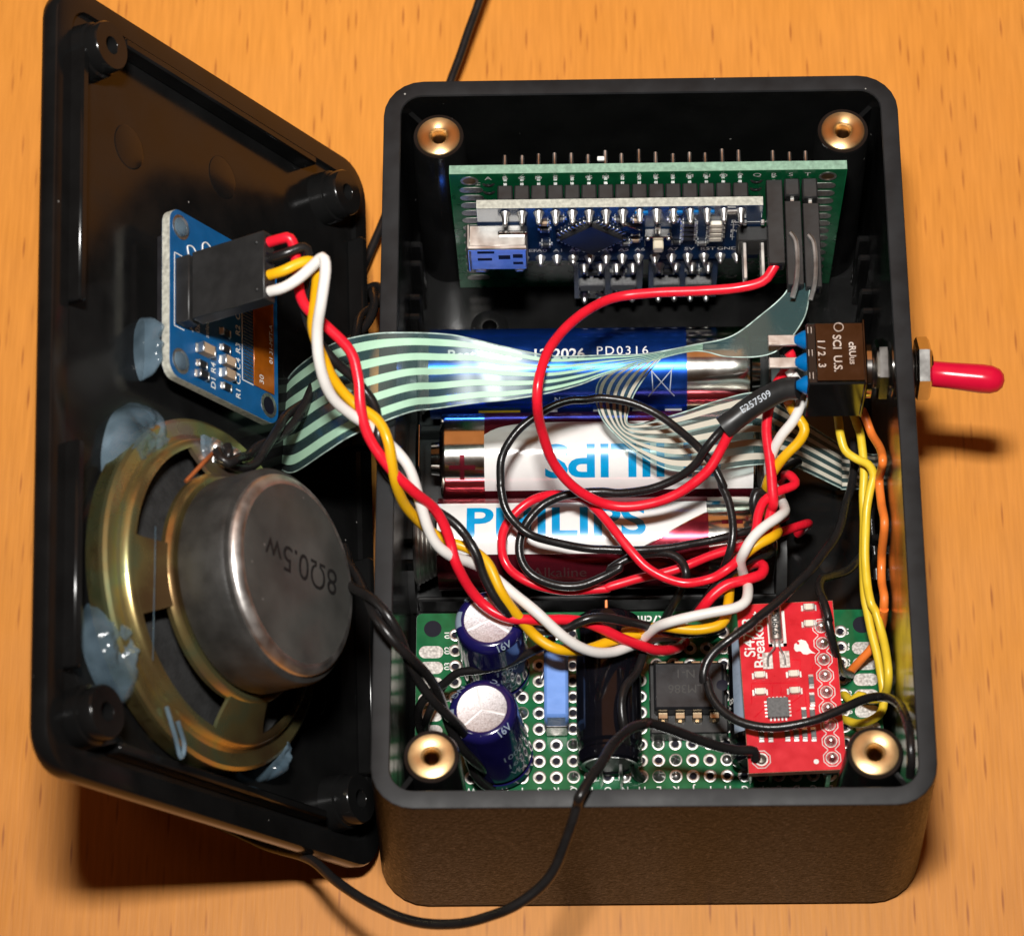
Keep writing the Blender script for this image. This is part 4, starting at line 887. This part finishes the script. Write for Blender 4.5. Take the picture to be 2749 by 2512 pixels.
# flame-like logo
xl, yl = rc(1150, 405)
fl = [(-1.35, .1), (-1.25, .75), (-.95, .95), (-.85, .7), (-.55, .65), (-.5, 1.0), (-.75, 1.25), (-.2, 1.45), (.45, 1.2), (.75, .6), (.85, 0), (1.2, -.45), (1.75, -.85), (1.0, -.75), (.5, -.95), (-.1, -.85), (-.35, -.45), (-.65, -.35), (-.95, -.45), (-1.2, -.3)]
m1 = MB(); m1.prism([(xl+a, yl+b) for a, b in fl], .01, .05, RF); m1.build('flame_logo', SILK, red)
# chip and surface-mount parts
x, y = rc(978, 812); m1 = MB(RF); m1.box(x-1.55, x+1.55, y-1.5, y+1.5, .02, .85, .06); rch = m1.build('radio_chip', CHIPGREY, red)
m1 = MB(RF)
for k in range(5):
    q = -1.1+.55*k
    for s_ in (-1, 1): m1.box(x+q-.13, x+q+.13, y+s_*1.5, y+s_*1.85, .01, .1); m1.box(x+s_*1.55, x+s_*1.9, y+q-.13, y+q+.13, .01, .1)
m1.build('chip_contacts', SOLDER, red, kind='stuff')
for zx, zy in ((1187, 132), (1190, 243), (855, 590), (1085, 582), (858, 703), (1092, 695)): smd(*rc(zx, zy), 1.25*1.35, .95, .8, RF, red, LEDW, 'chip_capacitor')
RT = Fr(RF.o, RF.y, -RF.x, RF.z)
for zx, zy in ((1203, 628), (1210, 750), (1155, 850), (1212, 850), (866, 990), (928, 990), (1042, 985), (1102, 985), (1160, 985), (1220, 985)):
    x, y = rc(zx, zy); smd(y, -x, 1.6, .75, .45, RT, red, CHIPGREY, 'chip_resistor')
for pts in (((800, 780), (800, 640), (840, 640)), ((850, 640), (1110, 635)), ((1130, 480), (1070, 480)), ((1130, 480), (1130, 570)), ((1210, 540), (1210, 510), (1250, 490)), ((1060, 780), (1140, 720)), ((900, 790), (850, 840), (820, 870)), ((940, 660), (940, 730)), ((1000, 660), (1000, 730)), ((1160, 690), (1170, 790), (1100, 830))):
    m1 = MB()
    for a, b in zip(pts, pts[1:]): (xa, ya), (xb, yb) = rc(*a), rc(*b); m1.tube([RF(xa, ya, 0), RF(xb, yb, 0)], .09, 4)
    m1.build('copper_trace', REDTRACE, red)

# ================================================================== TOGGLE SWITCH
sw = thing('toggle_switch', (38, 11.2, 30), 'silver toggle switch through the side wall with a red vinyl bat handle', 'switch')
SY, SZ = 11.3, 36.2
mb = MB(); mb.box(23.6, 32.0, 6.3, 16.3, 30.4, 41.6, .25); bd = mb.build('body', mat('switch_body_black', (.012, .012, .012), .12, coat=.6), sw)
mb = MB(); mb.box(24.9, 32.15, 6.55, 16.05, 41.55, 42.0, .12); mb.box(31.8, 32.25, 6.0, 16.6, 30.8, 42.1, .15); plt = mb.build('bracket', mat('bracket_steel', (.13, .115, .11), .18, 1.0, var=.15), sw)
for dx, bs, sz in ((25.7, '1 / 2 . 3', 1.5), (28.0, 'SCI  U.S.', 1.7), (30.2, 'cRUus', 1.4)):
    text(bs, Fr((dx, 11.0, 42.0), (0, -1, 0), (1, 0, 0), (0, 0, 1)), sz, STEEL_R, plt, bold=.02, lift=.08)
m1 = MB(); m1.ring(Fr((28.4, 15.3, 42.0)), .75, .6, .08, 20); m1.build('approval_mark', STEEL_R, plt)
XA = Fr((0, SY, SZ), (0, 1, 0), (0, 0, 1), (1, 0, 0))
mb = MB(); pr = []
for k in range(36): pr.append((2.95-(.22 if k % 2 else 0), 32.2+k*.29))
mb.lathe(pr, XA, 28); mb.build('threaded_bushing', STEEL, sw)
def hexnut(x0, x1, rad, rot, name='nut'):
    m1 = MB(); pts = [(rad*math.cos(math.radians(rot+60*k)), rad*math.sin(math.radians(rot+60*k))) for k in range(6)]
    vs = []
    for s_, xx in ((.9, x0), (1, x0+.35), (1, x1-.35), (.9, x1)): vs += [XA(a*s_, b*s_, xx) for a, b in pts]
    fs = [tuple(reversed(range(6))), tuple(range(18, 24))]+[(k*6+i, k*6+(i+1) % 6, (k+1)*6+(i+1) % 6, (k+1)*6+i) for k in range(3) for i in range(6)]
    m1.add(vs, fs); return m1.build(name, STEEL, sw, smooth=20)
hexnut(34.0, 35.9, 4.6, 12); hexnut(39.8, 42.0, 4.7, 20)
m1 = MB(); m1.lathe([(3.0, 32.5), (4.3, 32.5), (4.3, 33.2), (3.0, 33.2)], XA, 28, cap=False); m1.build('washer', STEEL, sw)
m1 = MB(); m1.lathe([(2.9, 36.2), (4.2, 36.2), (4.2, 36.35)], XA, 28, cap=False); m1.build('washer', STEEL, sw)
p0, p1 = W(1828, 735, 37), W(1978, 750, 37.5); d = (p1-p0).normalized(); Lb = (p1-p0).length
q = V((0, 0, 1)); xx = (q-d*q.dot(d)).normalized(); bf = Fr(p0, xx, d.cross(xx), d)
m1 = MB(); m1.lathe([(1.4, -2), (1.75, .1), (1.9, .4), (1.95, 3), (2.15, Lb-3.4), (2.08, Lb-2.0), (1.7, Lb-.9), (1.0, Lb-.22), (.01, Lb)], bf, 36, cap=False); m1.build('bat_handle', RUBBER, sw)
for (zy, k) in ((15.0, 0), (11.3, 1), (7.6, 2)):
    m1 = MB(); f = Fr((23.6, zy, 38.6), (0, 1, 0), (0, 0, 1), (-1, 0, 0)); m1.lathe([(1.45, 0), (1.35, .3), (.95, 1.0), (.6, 1.5), (.01, 1.6)], f, 20, cap=False); m1.build('epoxy_plug', BLUEPLUG, sw)
    if k < 2: m1 = MB(); m1.box(18.2, 22.5, zy-.9, zy+.9, 38.3, 38.7, .12); m1.box(18.4, 19.6, zy-.5, zy+.5, 38.68, 38.74); m1.build('solder_tag', STEEL_R, sw)
    for x in (23.9, 24.4):
        m1 = MB(); m1.box(x-.05, x+.05, zy-.5, zy+.5, 41.58, 41.8); m1.build('contact_line', STEEL_R, sw)

# ================================================================== CLEAR RIBBON CABLES
def ribbon(A, B, z, conv, name, label, tracemat, fr_, n_tr=5, lift=.12, side=1, tend=1.0):
    # sample both edges with the same parameter
    def crn(pts, n):
        P = [V(p) for p in pts]; P = [P[0]*2-P[1]]+P+[P[-1]*2-P[-2]]; out = []
        for i in range(1, len(P)-2):
            p, q, r, s_ = P[i-1:i+3]
            for k in range(n): t = k/n; out.append(0.5*((2*q)+(r-p)*t+(2*p-5*q+4*r-s_)*t*t+(3*q-3*r+s_-p)*t**3))
        out.append(P[-2]); return out
    zB = [q[1] if isinstance(q, tuple) else q for q in z]; zA = [q[0] if isinstance(q, tuple) else q for q in z]
    ea = crn([conv(*p, zz) for p, zz in zip(A, zA)], 10); eb = crn([conv(*p, zz) for p, zz in zip(B, zB)], 10)
    c = sum(ea, V())/len(ea); t = thing(name, (c.x, c.y, min(p.z for p in ea+eb)), label, 'cable', 'clear striped flat cables')
    n = 14; m1 = MB(); m1.strip([[p.lerp(q, k/n) for k in range(n+1)] for p, q in zip(ea, eb)]); m1.build('clear_film', FILM, t, smooth=80)
    N = len(ea)
    for ed in (ea, eb): m1 = MB(); m1.tube(ed, .11, 6); m1.build('film_edge', FILMEDGE, t, smooth=80)
    for k in range(n_tr):
        f0 = fr_[0]+(fr_[1]-fr_[0])*(k+.5)/n_tr; hw = (fr_[1]-fr_[0])/n_tr*.235; m1 = MB(); rows = []
        for i in range(int(N*tend)):
            p, q = ea[i], eb[i]; tg = (ea[min(i+1, N-1)].lerp(eb[min(i+1, N-1)], .5)-ea[max(i-1, 0)].lerp(eb[max(i-1, 0)], .5)); nn = tg.cross(q-p)
            nn = nn.normalized() if nn.length > 1e-6 else V((0, 0, 1))
            rows.append([p.lerp(q, f0+s_*hw)+nn*(-lift*side) for s_ in (-1, 0, 1)])
        m1.strip(rows); m1.build('printed_trace', tracemat, t, smooth=80)
    return t
def Wz(x, y, z): return W(x, y, z)
ribbon([(564, 770), (568, 744), (600, 712), (658, 676), (732, 658), (800, 655), (875, 658), (923, 666), (989, 682), (1077, 700), (1142, 701), (1200, 699), (1270, 697), (1367, 679), (1440, 662), (1501, 618), (1542, 582), (1559, 552)],
       [(548, 915), (555, 925), (582, 928), (645, 887), (699, 854), (800, 813), (858, 804), (945, 792), (1000, 787), (1077, 774), (1142, 757), (1188, 739), (1270, 714), (1367, 691), (1440, 703), (1525, 693), (1581, 630), (1596, 560)],
       [20, 26, 34, 43, 47, (47.3, 45.5), (45.6, 42), (44.8, 41.2), (44, 41), (43, 40.6), (40.8, 39.4), (38.6, 37.8), (37, 36), (36.8, 36), (35.2, 34.8), (34.6, 36), (35.5, 37), (35.5, 37.5)], Wz, 'flat_cable',
       'clear flat cable with pale green stripes crossing over the box wall', MINT, (.02, .98), side=1, tend=.78)
def c2c(x, y, z): return at(1600+x*.33112, 760+y*.33112, z)
ribbon([(560, 575), (430, 720), (320, 880), (265, 1020), (262, 1140), (420, 1125), (700, 1050), (1000, 950), (1300, 890), (1500, 1000), (1700, 1130), (1963, 1300), (2039, 1350), (2480, 1430)],
       [(330, 640), (80, 740), (0, 880), (40, 1080), (180, 1250), (370, 1400), (600, 1510), (900, 1520), (1250, 1475), (1450, 1470), (1640, 1500), (1963, 1650), (2030, 1670), (2480, 1650)],
       [30, 28.5, 26.5, 24.5, 23.0, 22, 21.5, 21, 20, 17, 13, 9, 8, 7], c2c, 'flat_cable',
       'clear flat cable with beige stripes curling down to the right-hand wall', BEIGE, (.02, .98), side=1)

# ================================================================== WIRES
G4 = 'wires along the right-hand wall'
def wire(name, pts, r, m, label, cat='wire', group='loose hook-up wires', n=10):
    if group == G4:                       # keep these inside the right-hand wall
        pts = [p if p.x <= 35.3 else p+(CAM-p)*((p.x-35.3)/(p.x-CAM.x)) for p in pts]
    c = cr(pts, .6); sd = len(pts)*1.7+pts[0].x
    c = [p+V((MN.noise(p*.16+V((sd, 0, 0))), MN.noise(p*.16+V((0, sd, 0))), MN.noise(p*.16+V((0, 0, sd)))))*.22 for p in c]
    m1 = MB(); m1.tube(c, [r*(1+.035*MN.noise(p*.5+V((sd, sd, 0)))) for p in c], 12); return tag(m1.build(name, m, smooth=60), label, cat, group)
G1 = 'wires from the display board'
P0 = [OB(23.6, 9.2+2.54*k, 15.0) for k in range(4)]        # socket wire exits, bottom to top in the picture
def H(*p): return [W(*q) for q in p]
e = [OB(23.6, 9.2+2.54*k, 18.0) for k in range(4)]
wire('red_wire', [P0[3], e[3]]+H((571, 468, 66.5), (580, 492, 65.5), (584, 540, 63.5), (597, 595, 61), (640, 640, 58.5), (690, 692, 56), (704, 740, 54.5), (709, 800, 53), (730, 865, 50.5), (768, 925, 48), (812, 966, 45), (857, 1002, 41), (884, 1060, 37.5), (900, 1112, 35.5), (940, 1178, 31), (992, 1214, 29.8), (1062, 1219, 28.5), (1150, 1226, 26), (1230, 1256, 22.5), (1290, 1280, 18.5), (1330, 1278, 14), (1348, 1264, BZ+.3)), .78, W_RED, 'red wire twisting from the display socket down to the front board', group=G1)
wire('black_wire', [P0[2], e[2]]+H((598, 487, 66), (607, 500, 65), (605, 540, 63), (596, 590, 60), (612, 645, 57), (655, 705, 54), (703, 752, 51), (738, 800, 50), (746, 860, 50), (748, 905, 47), (785, 955, 43), (850, 1000, 38.5), (905, 1040, 36.5), (936, 1085, 36), (955, 1140, 34), (985, 1190, 31.8), (1030, 1230, 27.5), (1095, 1240, 26.5), (1170, 1216, 27.5), (1250, 1226, 24), (1320, 1242, 18), (1385, 1244, 13), (1420, 1236, BZ+.4)), .72, W_BLK, 'black wire twisted in with the red, yellow and white display wires', group=G1)
wire('yellow_wire', [P0[1], e[1]]+H((590, 519, 66), (614, 515, 65.5), (625, 532, 65), (621, 585, 62), (618, 650, 58.5), (640, 715, 55.5), (665, 760, 53), (700, 797, 51), (742, 826, 51), (764, 868, 50.5), (777, 935, 47.5), (797, 993, 42), (840, 1042, 36), (880, 1066, 34), (930, 1085, 33.5), (962, 1112, 34), (985, 1160, 33), (1012, 1202, 30.5), (1052, 1250, 27), (1100, 1278, 26), (1150, 1279, 23.5), (1205, 1262, 22), (1260, 1248, 20), (1330, 1244, 15), (1395, 1240, BZ+.6)), .78, W_YEL, 'deep yellow wire twisted in with the display wires', group=G1)
wire('white_wire', [P0[0], e[0]]+H((590, 547, 66), (616, 524, 67), (637, 507, 68), (642, 530, 68), (633, 590, 66), (625, 650, 63), (630, 722, 59.5), (650, 777, 56), (690, 815, 52.8), (730, 842, 50.4), (775, 880, 47), (808, 922, 45.5), (826, 985, 42.5), (850, 1058, 39), (885, 1093, 36.5), (930, 1110, 33), (965, 1128, 30.5), (1010, 1165, 30.5), (1060, 1210, 30.5), (1110, 1252, 28.5), (1160, 1280, 25.5), (1205, 1284, 22.5), (1245, 1270, 20), (1290, 1255, 16), (1335, 1252, BZ+.5)), .8, W_WHT, 'white wire standing highest among the display wires', group=G1)
G2 = 'wires looping over the batteries'
wire('red_wire', [NB(colx[17], 3.1, 14)]+H((1521, 533, 37), (1500, 556, 36.5), (1440, 568, 36), (1300, 576, 35), (1212, 586, 34.5), (1150, 615, 38), (1100, 660, 41.5), (1068, 722, 44.8), (1058, 790, 43.5), (1068, 850, 38), (1095, 918, 32.5), (1140, 968, 28.5), (1200, 993, 26), (1270, 994, 26), (1340, 970, 27.5), (1390, 930, 29.5), (1420, 882, 31.5), (1440, 845, 33.5), (1460, 828, 34.3)), .76, W_RED, 'large red wire loop from the black plug across all three batteries', group=G2)
def K5(*p): return crop(1600, 1300, .32565, p)
def C4(*p): return crop(1050, 1300, .32565, p)
def C1(*p): return crop(1050, 820, .29866, p)
def C2(*p): return crop(1600, 760, .33112, p)
def C9(*p): return crop(1900, 1100, .32573, p)
def C2B(*p): return crop(1700, 1580, .39683, p)
def C1B(*p): return crop(1050, 1580, .34722, p)
def CB(*p): return crop(700, 2000, .49603, p)
wire('red_wire', C2((1490, 1610, 17), (1520, 1560, 20), (1575, 1562, 23))+K5((1640, 5, 24), (1500, 62, 25), (1385, 140, 25), (1335, 260, 25), (1310, 400, 25), (1230, 555, 25), (1150, 645, 25), (1080, 700, 25), (950, 775, 24), (760, 812, 24), (570, 770, 24), (410, 680, 24.5), (285, 540, 25), (150, 380, 25))+C4((1689, 200, 24.5), (1550, 112, 23), (1350, 82, 22), (1150, 140, 20.5), (1000, 260, 20), (925, 400, 20), (912, 560, 20), (960, 680, 19.5), (1080, 780, 18.5), (1250, 850, 18), (1500, 880, 17.5), (1800, 850, 17.5))+K5((100, 842, 17.8), (300, 790, 18), (500, 742, 18.6), (700, 682, 19), (900, 605, 19), (1100, 542, 19), (1300, 480, 18.5), (1500, 402, 17), (1700, 335, 14), (1755, 322, 11), (1740, 350, 8), (1660, 400, 5)), .7, W_RED, 'red wire coiled twice over the front battery', group=G2)
wire('black_wire', C2((1095, 1130, 33.8), (1000, 1210, 32.5), (890, 1340, 31.3), (790, 1480, 29), (640, 1590, 27.2), (420, 1670, 26), (200, 1700, 25))+K5((60, 62, 24.6),)+C4((1540, 82, 24.3), (1400, 100, 24), (1250, 170, 23.5), (1130, 290, 23), (1070, 420, 22), (1060, 560, 21.4), (1100, 680, 21), (1200, 770, 20.6), (1380, 830, 20), (1560, 830, 20), (1740, 760, 20.3), (1900, 670, 21))+K5((100, 700, 20.5), (280, 600, 20.8), (450, 565, 21), (620, 575, 21.5), (710, 640, 21.6), (740, 740, 21.5), (700, 880, 19), (630, 1000, 16), (570, 1110, 13), (500, 1230, BZ+1.5), (450, 1300, BZ)), .66, W_BLK, 'black wire leaving the heat-shrink sleeve and making the small inner loop', group=G2)
wire('black_wire', K5((860, 1040, 14), (960, 850, 19), (1050, 700, 23), (1100, 580, 25.5), (1125, 440, 26.5), (1118, 280, 27), (1085, 120, 27.5), (1030, 0, 27.8))+C2((1035, 1650, 28), (950, 1480, 29), (850, 1355, 30), (700, 1205, 28.8), (500, 1060, 28.6), (270, 960, 29), (50, 925, 29.2))+C1((1750, 845, 29.3), (1600, 860, 29.2), (1400, 930, 29), (1205, 1060, 28.5), (1065, 1230, 27.5), (990, 1400, 26.5), (988, 1600, 26))+C4((905, 20, 25.8), (935, 180, 25.2), (1010, 300, 24.6), (1130, 405, 24.2), (1300, 470, 23.2), (1600, 530, 22))+K5((100, 540, 22), (400, 548, 22), (800, 492, 21.6), (1100, 432, 21.3), (1320, 375, 20.5), (1450, 340, 18), (1560, 260, 13)), .62, W_BLK, 'black wire making the largest loop over the middle battery', group=G2)
G3 = 'wires hanging from the switch'
wire('red_wire', C2((1560, 560, 37), (1580, 600, 36.5), (1555, 680, 35), (1470, 800, 33), (1440, 900, 32), (1400, 1020, 31), (1385, 1200, 29.5), (1402, 1400, 28), (1425, 1600, 26.5), (1440, 1780, 25))+K5((1450, 200, 23.5), (1420, 320, 23), (1370, 420, 23), (1290, 540, 22)), .78, W_RED, 'red wire dropping straight down from the switch tags', group=G3)
wire('white_wire', C2((1590, 740, 36), (1640, 830, 35), (1655, 960, 33), (1600, 1110, 31.5), (1510, 1240, 30), (1440, 1370, 28), (1400, 1500, 25), (1420, 1620, 21), (1490, 1720, 20))+K5((1515, 120, 21), (1545, 170, 23), (1555, 220, 25), (1500, 270, 27), (1385, 350, 28), (1292, 440, 28), (1232, 540, 27.5), (1195, 640, 25), (1215, 740, 22), (1240, 800, 22), (1252, 880, 24.5), (1235, 965, 26), (1150, 1020, 26.5), (950, 1062, 26.5), (750, 1102, 26), (600, 1140, 25), (500, 1180, 23), (400, 1260, 20)), .78, W_WHT, 'white wire zigzagging down from the switch past the battery ends', group=G3)
wire('yellow_wire', C2((1560, 960, 33), (1600, 1040, 31.5), (1665, 1130, 31), (1690, 1195, 30.8), (1645, 1290, 29.8), (1540, 1400, 28.5), (1450, 1510, 26.5), (1385, 1620, 24), (1380, 1740, 20))+K5((1420, 250, 18), (1475, 345, 20), (1500, 395, 24), (1450, 440, 26), (1350, 490, 26.5), (1250, 560, 26), (1170, 650, 24), (1120, 760, 20.5), (1100, 860, 21), (1090, 1000, 23), (1068, 1110, 23.5), (1000, 1170, 23.5), (850, 1200, 23.5), (700, 1190, 23.5), (550, 1170, 23), (400, 1200, 21), (230, 1225, 19)), .78, W_YEL, 'deep yellow wire hanging beside the white one from the switch', group=G3)
wire('black_wire', C2((1640, 1450, 17), (1560, 1500, 19), (1440, 1590, 21), (1350, 1690, 22.5))+K5((1330, 60, 22.8), (1310, 190, 22), (1400, 420, 18.5), (1440, 540, 20.5), (1400, 575, 22), (1300, 592, 23.3), (1180, 650, 23.6), (1080, 745, 23), (980, 855, 22), (900, 960, 21), (800, 1080, 20)), .74, W_BLK, 'black wire tucked between the red and yellow switch wires', group=G3)
wire('red_wire', K5((1200, 705, 18.5), (1300, 650, 21), (1375, 672, 22.5), (1360, 742, 23.2), (1250, 785, 23.8), (1100, 825, 24), (980, 905, 23.5), (900, 990, 22.5), (835, 1070, 20)), .8, W_RED, 'short red wire bending back at the end of the front battery', group=G3)
wire('white_wire', C2((1560, 700, 35.5), (1600, 770, 35), (1625, 860, 34)), .75, W_WHT, 'stub of white wire at the middle switch tag', group=G3)
# heat-shrink sleeve over the joint
hs = thing('heat_shrink_sleeve', W(1480, 815, 32), 'black printed heat-shrink sleeve slanting below the switch', 'sleeve')
pts = cr(C2((1030, 1175, 33.3), (1120, 1110, 33.9), (1250, 1010, 34.6), (1400, 920, 35.8), (1530, 860, 37), (1640, 850, 37.8)), .6)
mb = MB(); mb.tube(pts, [1.75-.02*min(8, abs(i-len(pts)//2)*.3)+(.12 if i < 3 else 0) for i in range(len(pts))], 22, cap=True); mb.build('sleeve', SHRINK, hs)
pm = pts[len(pts)//2]; dx = (pts[-8]-pts[6]).normalized(); up = (CAM-pm).normalized(); up = (V((0, -.25, 1))-dx*V((0, -.25, 1)).dot(dx)).normalized()
text('E257509', Fr(pm-dx*.6, dx, up.cross(dx), up), 1.45, GREYTXT, hs, lift=1.9, spacing=1.02)
# right-hand bundle
G4 = 'wires along the right-hand wall'
wire('pale_yellow_wire', C9((1060, 0, 22), (1075, 80, 22), (1090, 200, 22), (1130, 330, 21.5), (1220, 402, 21), (1320, 452, 21.5), (1362, 540, 21.5), (1340, 660, 21), (1312, 850, 20), (1302, 1100, 19), (1312, 1400, 18), (1350, 1600, 18))+C2B((1640, 150, 17.5), (1690, 330, 17), (1722, 500, 16.5), (1725, 620, 16), (1695, 720, 15), (1610, 745, 13), (1530, 720, 12), (1480, 760, 11), (1425, 720, BZ)), .66, W_YEL2, 'pale yellow wire lying over its twin along the wall', group=G4)
wire('pale_yellow_wire', C9((1190, 0, 20), (1215, 80, 20), (1262, 200, 19.8), (1282, 380, 19.5), (1288, 560, 19), (1278, 750, 18), (1284, 1000, 17), (1276, 1300, 16), (1296, 1550, 16))+C2B((1585, 150, 15.8), (1612, 300, 15.5), (1650, 450, 15.2), (1676, 600, 14.8), (1695, 730, 14), (1680, 830, 13), (1610, 890, 12), (1520, 912, 11.5), (1425, 885, BZ)), .66, W_YEL2, 'pale yellow wire lying under its twin along the wall', group=G4)
wire('orange_wire', C9((1280, 0, 23), (1310, 70, 23), (1360, 200, 22.5), (1432, 340, 22), (1448, 430, 22), (1420, 560, 21.5), (1430, 760, 20.5), (1452, 950, 19.5), (1432, 1200, 18.5), (1432, 1400, 17.5), (1456, 1550, 17), (1450, 1700, 16.5))+C2B((1700, 140, 15.5), (1680, 260, 14.5), (1620, 385, 13), (1540, 480, 11.5), (1465, 575, BZ)), .66, W_ORG, 'orange wire running down beside the yellow pair', group=G4)
wire('black_wire', C9((1205, 250, 15), (1205, 450, 15.5), (1175, 640, 16.5), (1125, 820, 18.5), (1062, 1020, 20.5), (960, 1180, 22.5), (800, 1370, 24.5), (600, 1570, 26.2), (400, 1720, 26.8))+K5((1300, 1130, 27), (1110, 1275, 26.8), (975, 1390, 26), (905, 1500, 25.5), (885, 1620, 25))+C2B((497, 600, 24.6), (522, 720, 24.6), (605, 830, 24.8), (750, 908, 25.2), (950, 938, 25.6), (1200, 895, 26), (1400, 820, 25.6), (1550, 755, 24.6), (1680, 732, 23), (1785, 765, 21), (1842, 860, 19), (1872, 1000, 17), (1880, 1150, 15), (1870, 1260, 13)), .66, W_BLK, 'black wire curving right across the red board', group=G4)
wire('black_wire', C9((1330, 1120, 14), (1255, 1220, 15), (1150, 1325, 17), (1010, 1370, 20), (935, 1400, 22.5), (922, 1480, 24.5), (960, 1600, 26), (1000, 1740, 26))+C2B((1290, 130, 25.6), (1330, 280, 25), (1370, 420, 22.5), (1400, 525, 18), (1455, 572, 12), (1470, 580, BZ)), .66, W_BLK, 'short black wire hooked over the corner of the red board', group=G4)
wire('dark_wire', C9((1390, 500, 16), (1372, 700, 14), (1350, 900, 12), (1380, 1150, 11), (1390, 1400, 10)), .5, W_BLK, 'thin black wire low down between the yellow and orange wires', group=G4)
# antenna lead: from the red board over the front rim and away under the lid
ant = C2B((830, 1150, 22.5), (815, 1095, 23.6), (700, 1088, 24.5), (560, 1060, 26), (420, 1015, 28), (300, 968, 30), (200, 930, 32), (90, 905, 34))+C1B((1960, 1050, 35.5), (1880, 1070, 37), (1800, 1120, 38.5), (1700, 1230, 41), (1605, 1370, 43.6), (1520, 1500, 45), (1450, 1620, 45.3))+CB((1715, 320, 44), (1665, 480, 41.5), (1600, 650, 39), (1500, 775, 37), (1350, 880, 35), (1150, 950, 32), (950, 968, 29), (750, 930, 26), (550, 828, 23), (400, 728, 20), (250, 612, 15))
tip = ant[-1]; ant += [tip+V((-9, 5, -6)), tip+V((-24, 14, -8)), tip+V((-40, 30, -9))]
wire('antenna_wire', ant, .74, W_BLK, 'long black wire from the red board out over the front rim and under the lid', group='antenna leads')
wire('antenna_wire', H((965, -60, 9), (945, -2, 8), (920, 70, 7), (890, 152, 6), (850, 250, 4), (790, 360, 3), (745, 455, 3), (718, 522, 3), (690, 590, 2.5), (640, 720, 2)), .74, W_BLK, 'thick dark wire lying on the table behind the box', group='antenna leads')
# twisted black pairs
def pair(pts, amp_, turns, label, lab2, r=.72):
    c = cr(pts, .6); N = len(c); out = ([], [])
    for i in range(N):
        t = (c[min(i+1, N-1)]-c[max(i-1, 0)]).normalized(); x = t.cross(V((0, 0, 1))).normalized(); y = x.cross(t); a = 2*math.pi*turns*i/N
        o = x*math.cos(a)*amp_+y*math.sin(a)*amp_; out[0].append(c[i]+o); out[1].append(c[i]-o)
    for o, l in zip(out, (label, lab2)):
        m1 = MB(); m1.tube(o, r, 10); tag(m1.build('speaker_wire', W_BLK, smooth=60), l, 'wire', 'twisted black speaker leads')
pair([LID(48.7, -6.6, 7.6)]+H((448, 905, 52), (490, 908, 46), (515, 880, 44), (550, 850, 42), (592, 800, 38), (640, 745, 34), (700, 655, 24), (738, 590, 16), (738, 572, 12), (712, 600, 8), (690, 680, 6)), .78, 3.6, 'black lead of the twisted pair leaving the speaker tags, one strand', 'black lead of the twisted pair leaving the speaker tags, other strand')
pair(H((668, 1080, 30), (700, 1150, 40), (742, 1200, 46.5), (790, 1270, 45), (840, 1345, 38), (880, 1405, 32), (915, 1465, 24), (945, 1520, 15), (965, 1545, BZ+1)), .75, 2.6, 'black strand crossing the left rim down to the front board', 'second black strand crossing the left rim down to the front board')
wire('black_wire', C1B((1250, 380, 17), (1180, 440, 18), (1060, 500, 20), (850, 595, 21), (680, 630, 20), (520, 650, 19), (420, 730, 17), (330, 790, 15.5), (250, 860, 14), (210, 950, 12.5), (225, 1060, 11), (270, 1120, BZ+.5)), .66, W_BLK, 'black wire passing between the two blue capacitors', group='wires on the front board')
wire('black_wire', C1B((420, 720, 15), (370, 800, 14.5), (310, 930, 13), (270, 1040, 11.5), (262, 1110, BZ+.5)), .62, W_BLK, 'short black wire looping behind the front brass insert', group='wires on the front board')
wire('black_wire', C1B((1960, 460, 18), (1900, 640, 19), (1810, 760, 20.5), (1780, 900, 20.6), (1800, 1080, 19.5), (1830, 1250, 16), (1890, 1420, 11), (1945, 1470, BZ)), .66, W_BLK, 'black wire draped over the lying black capacitor', group='wires on the front board')
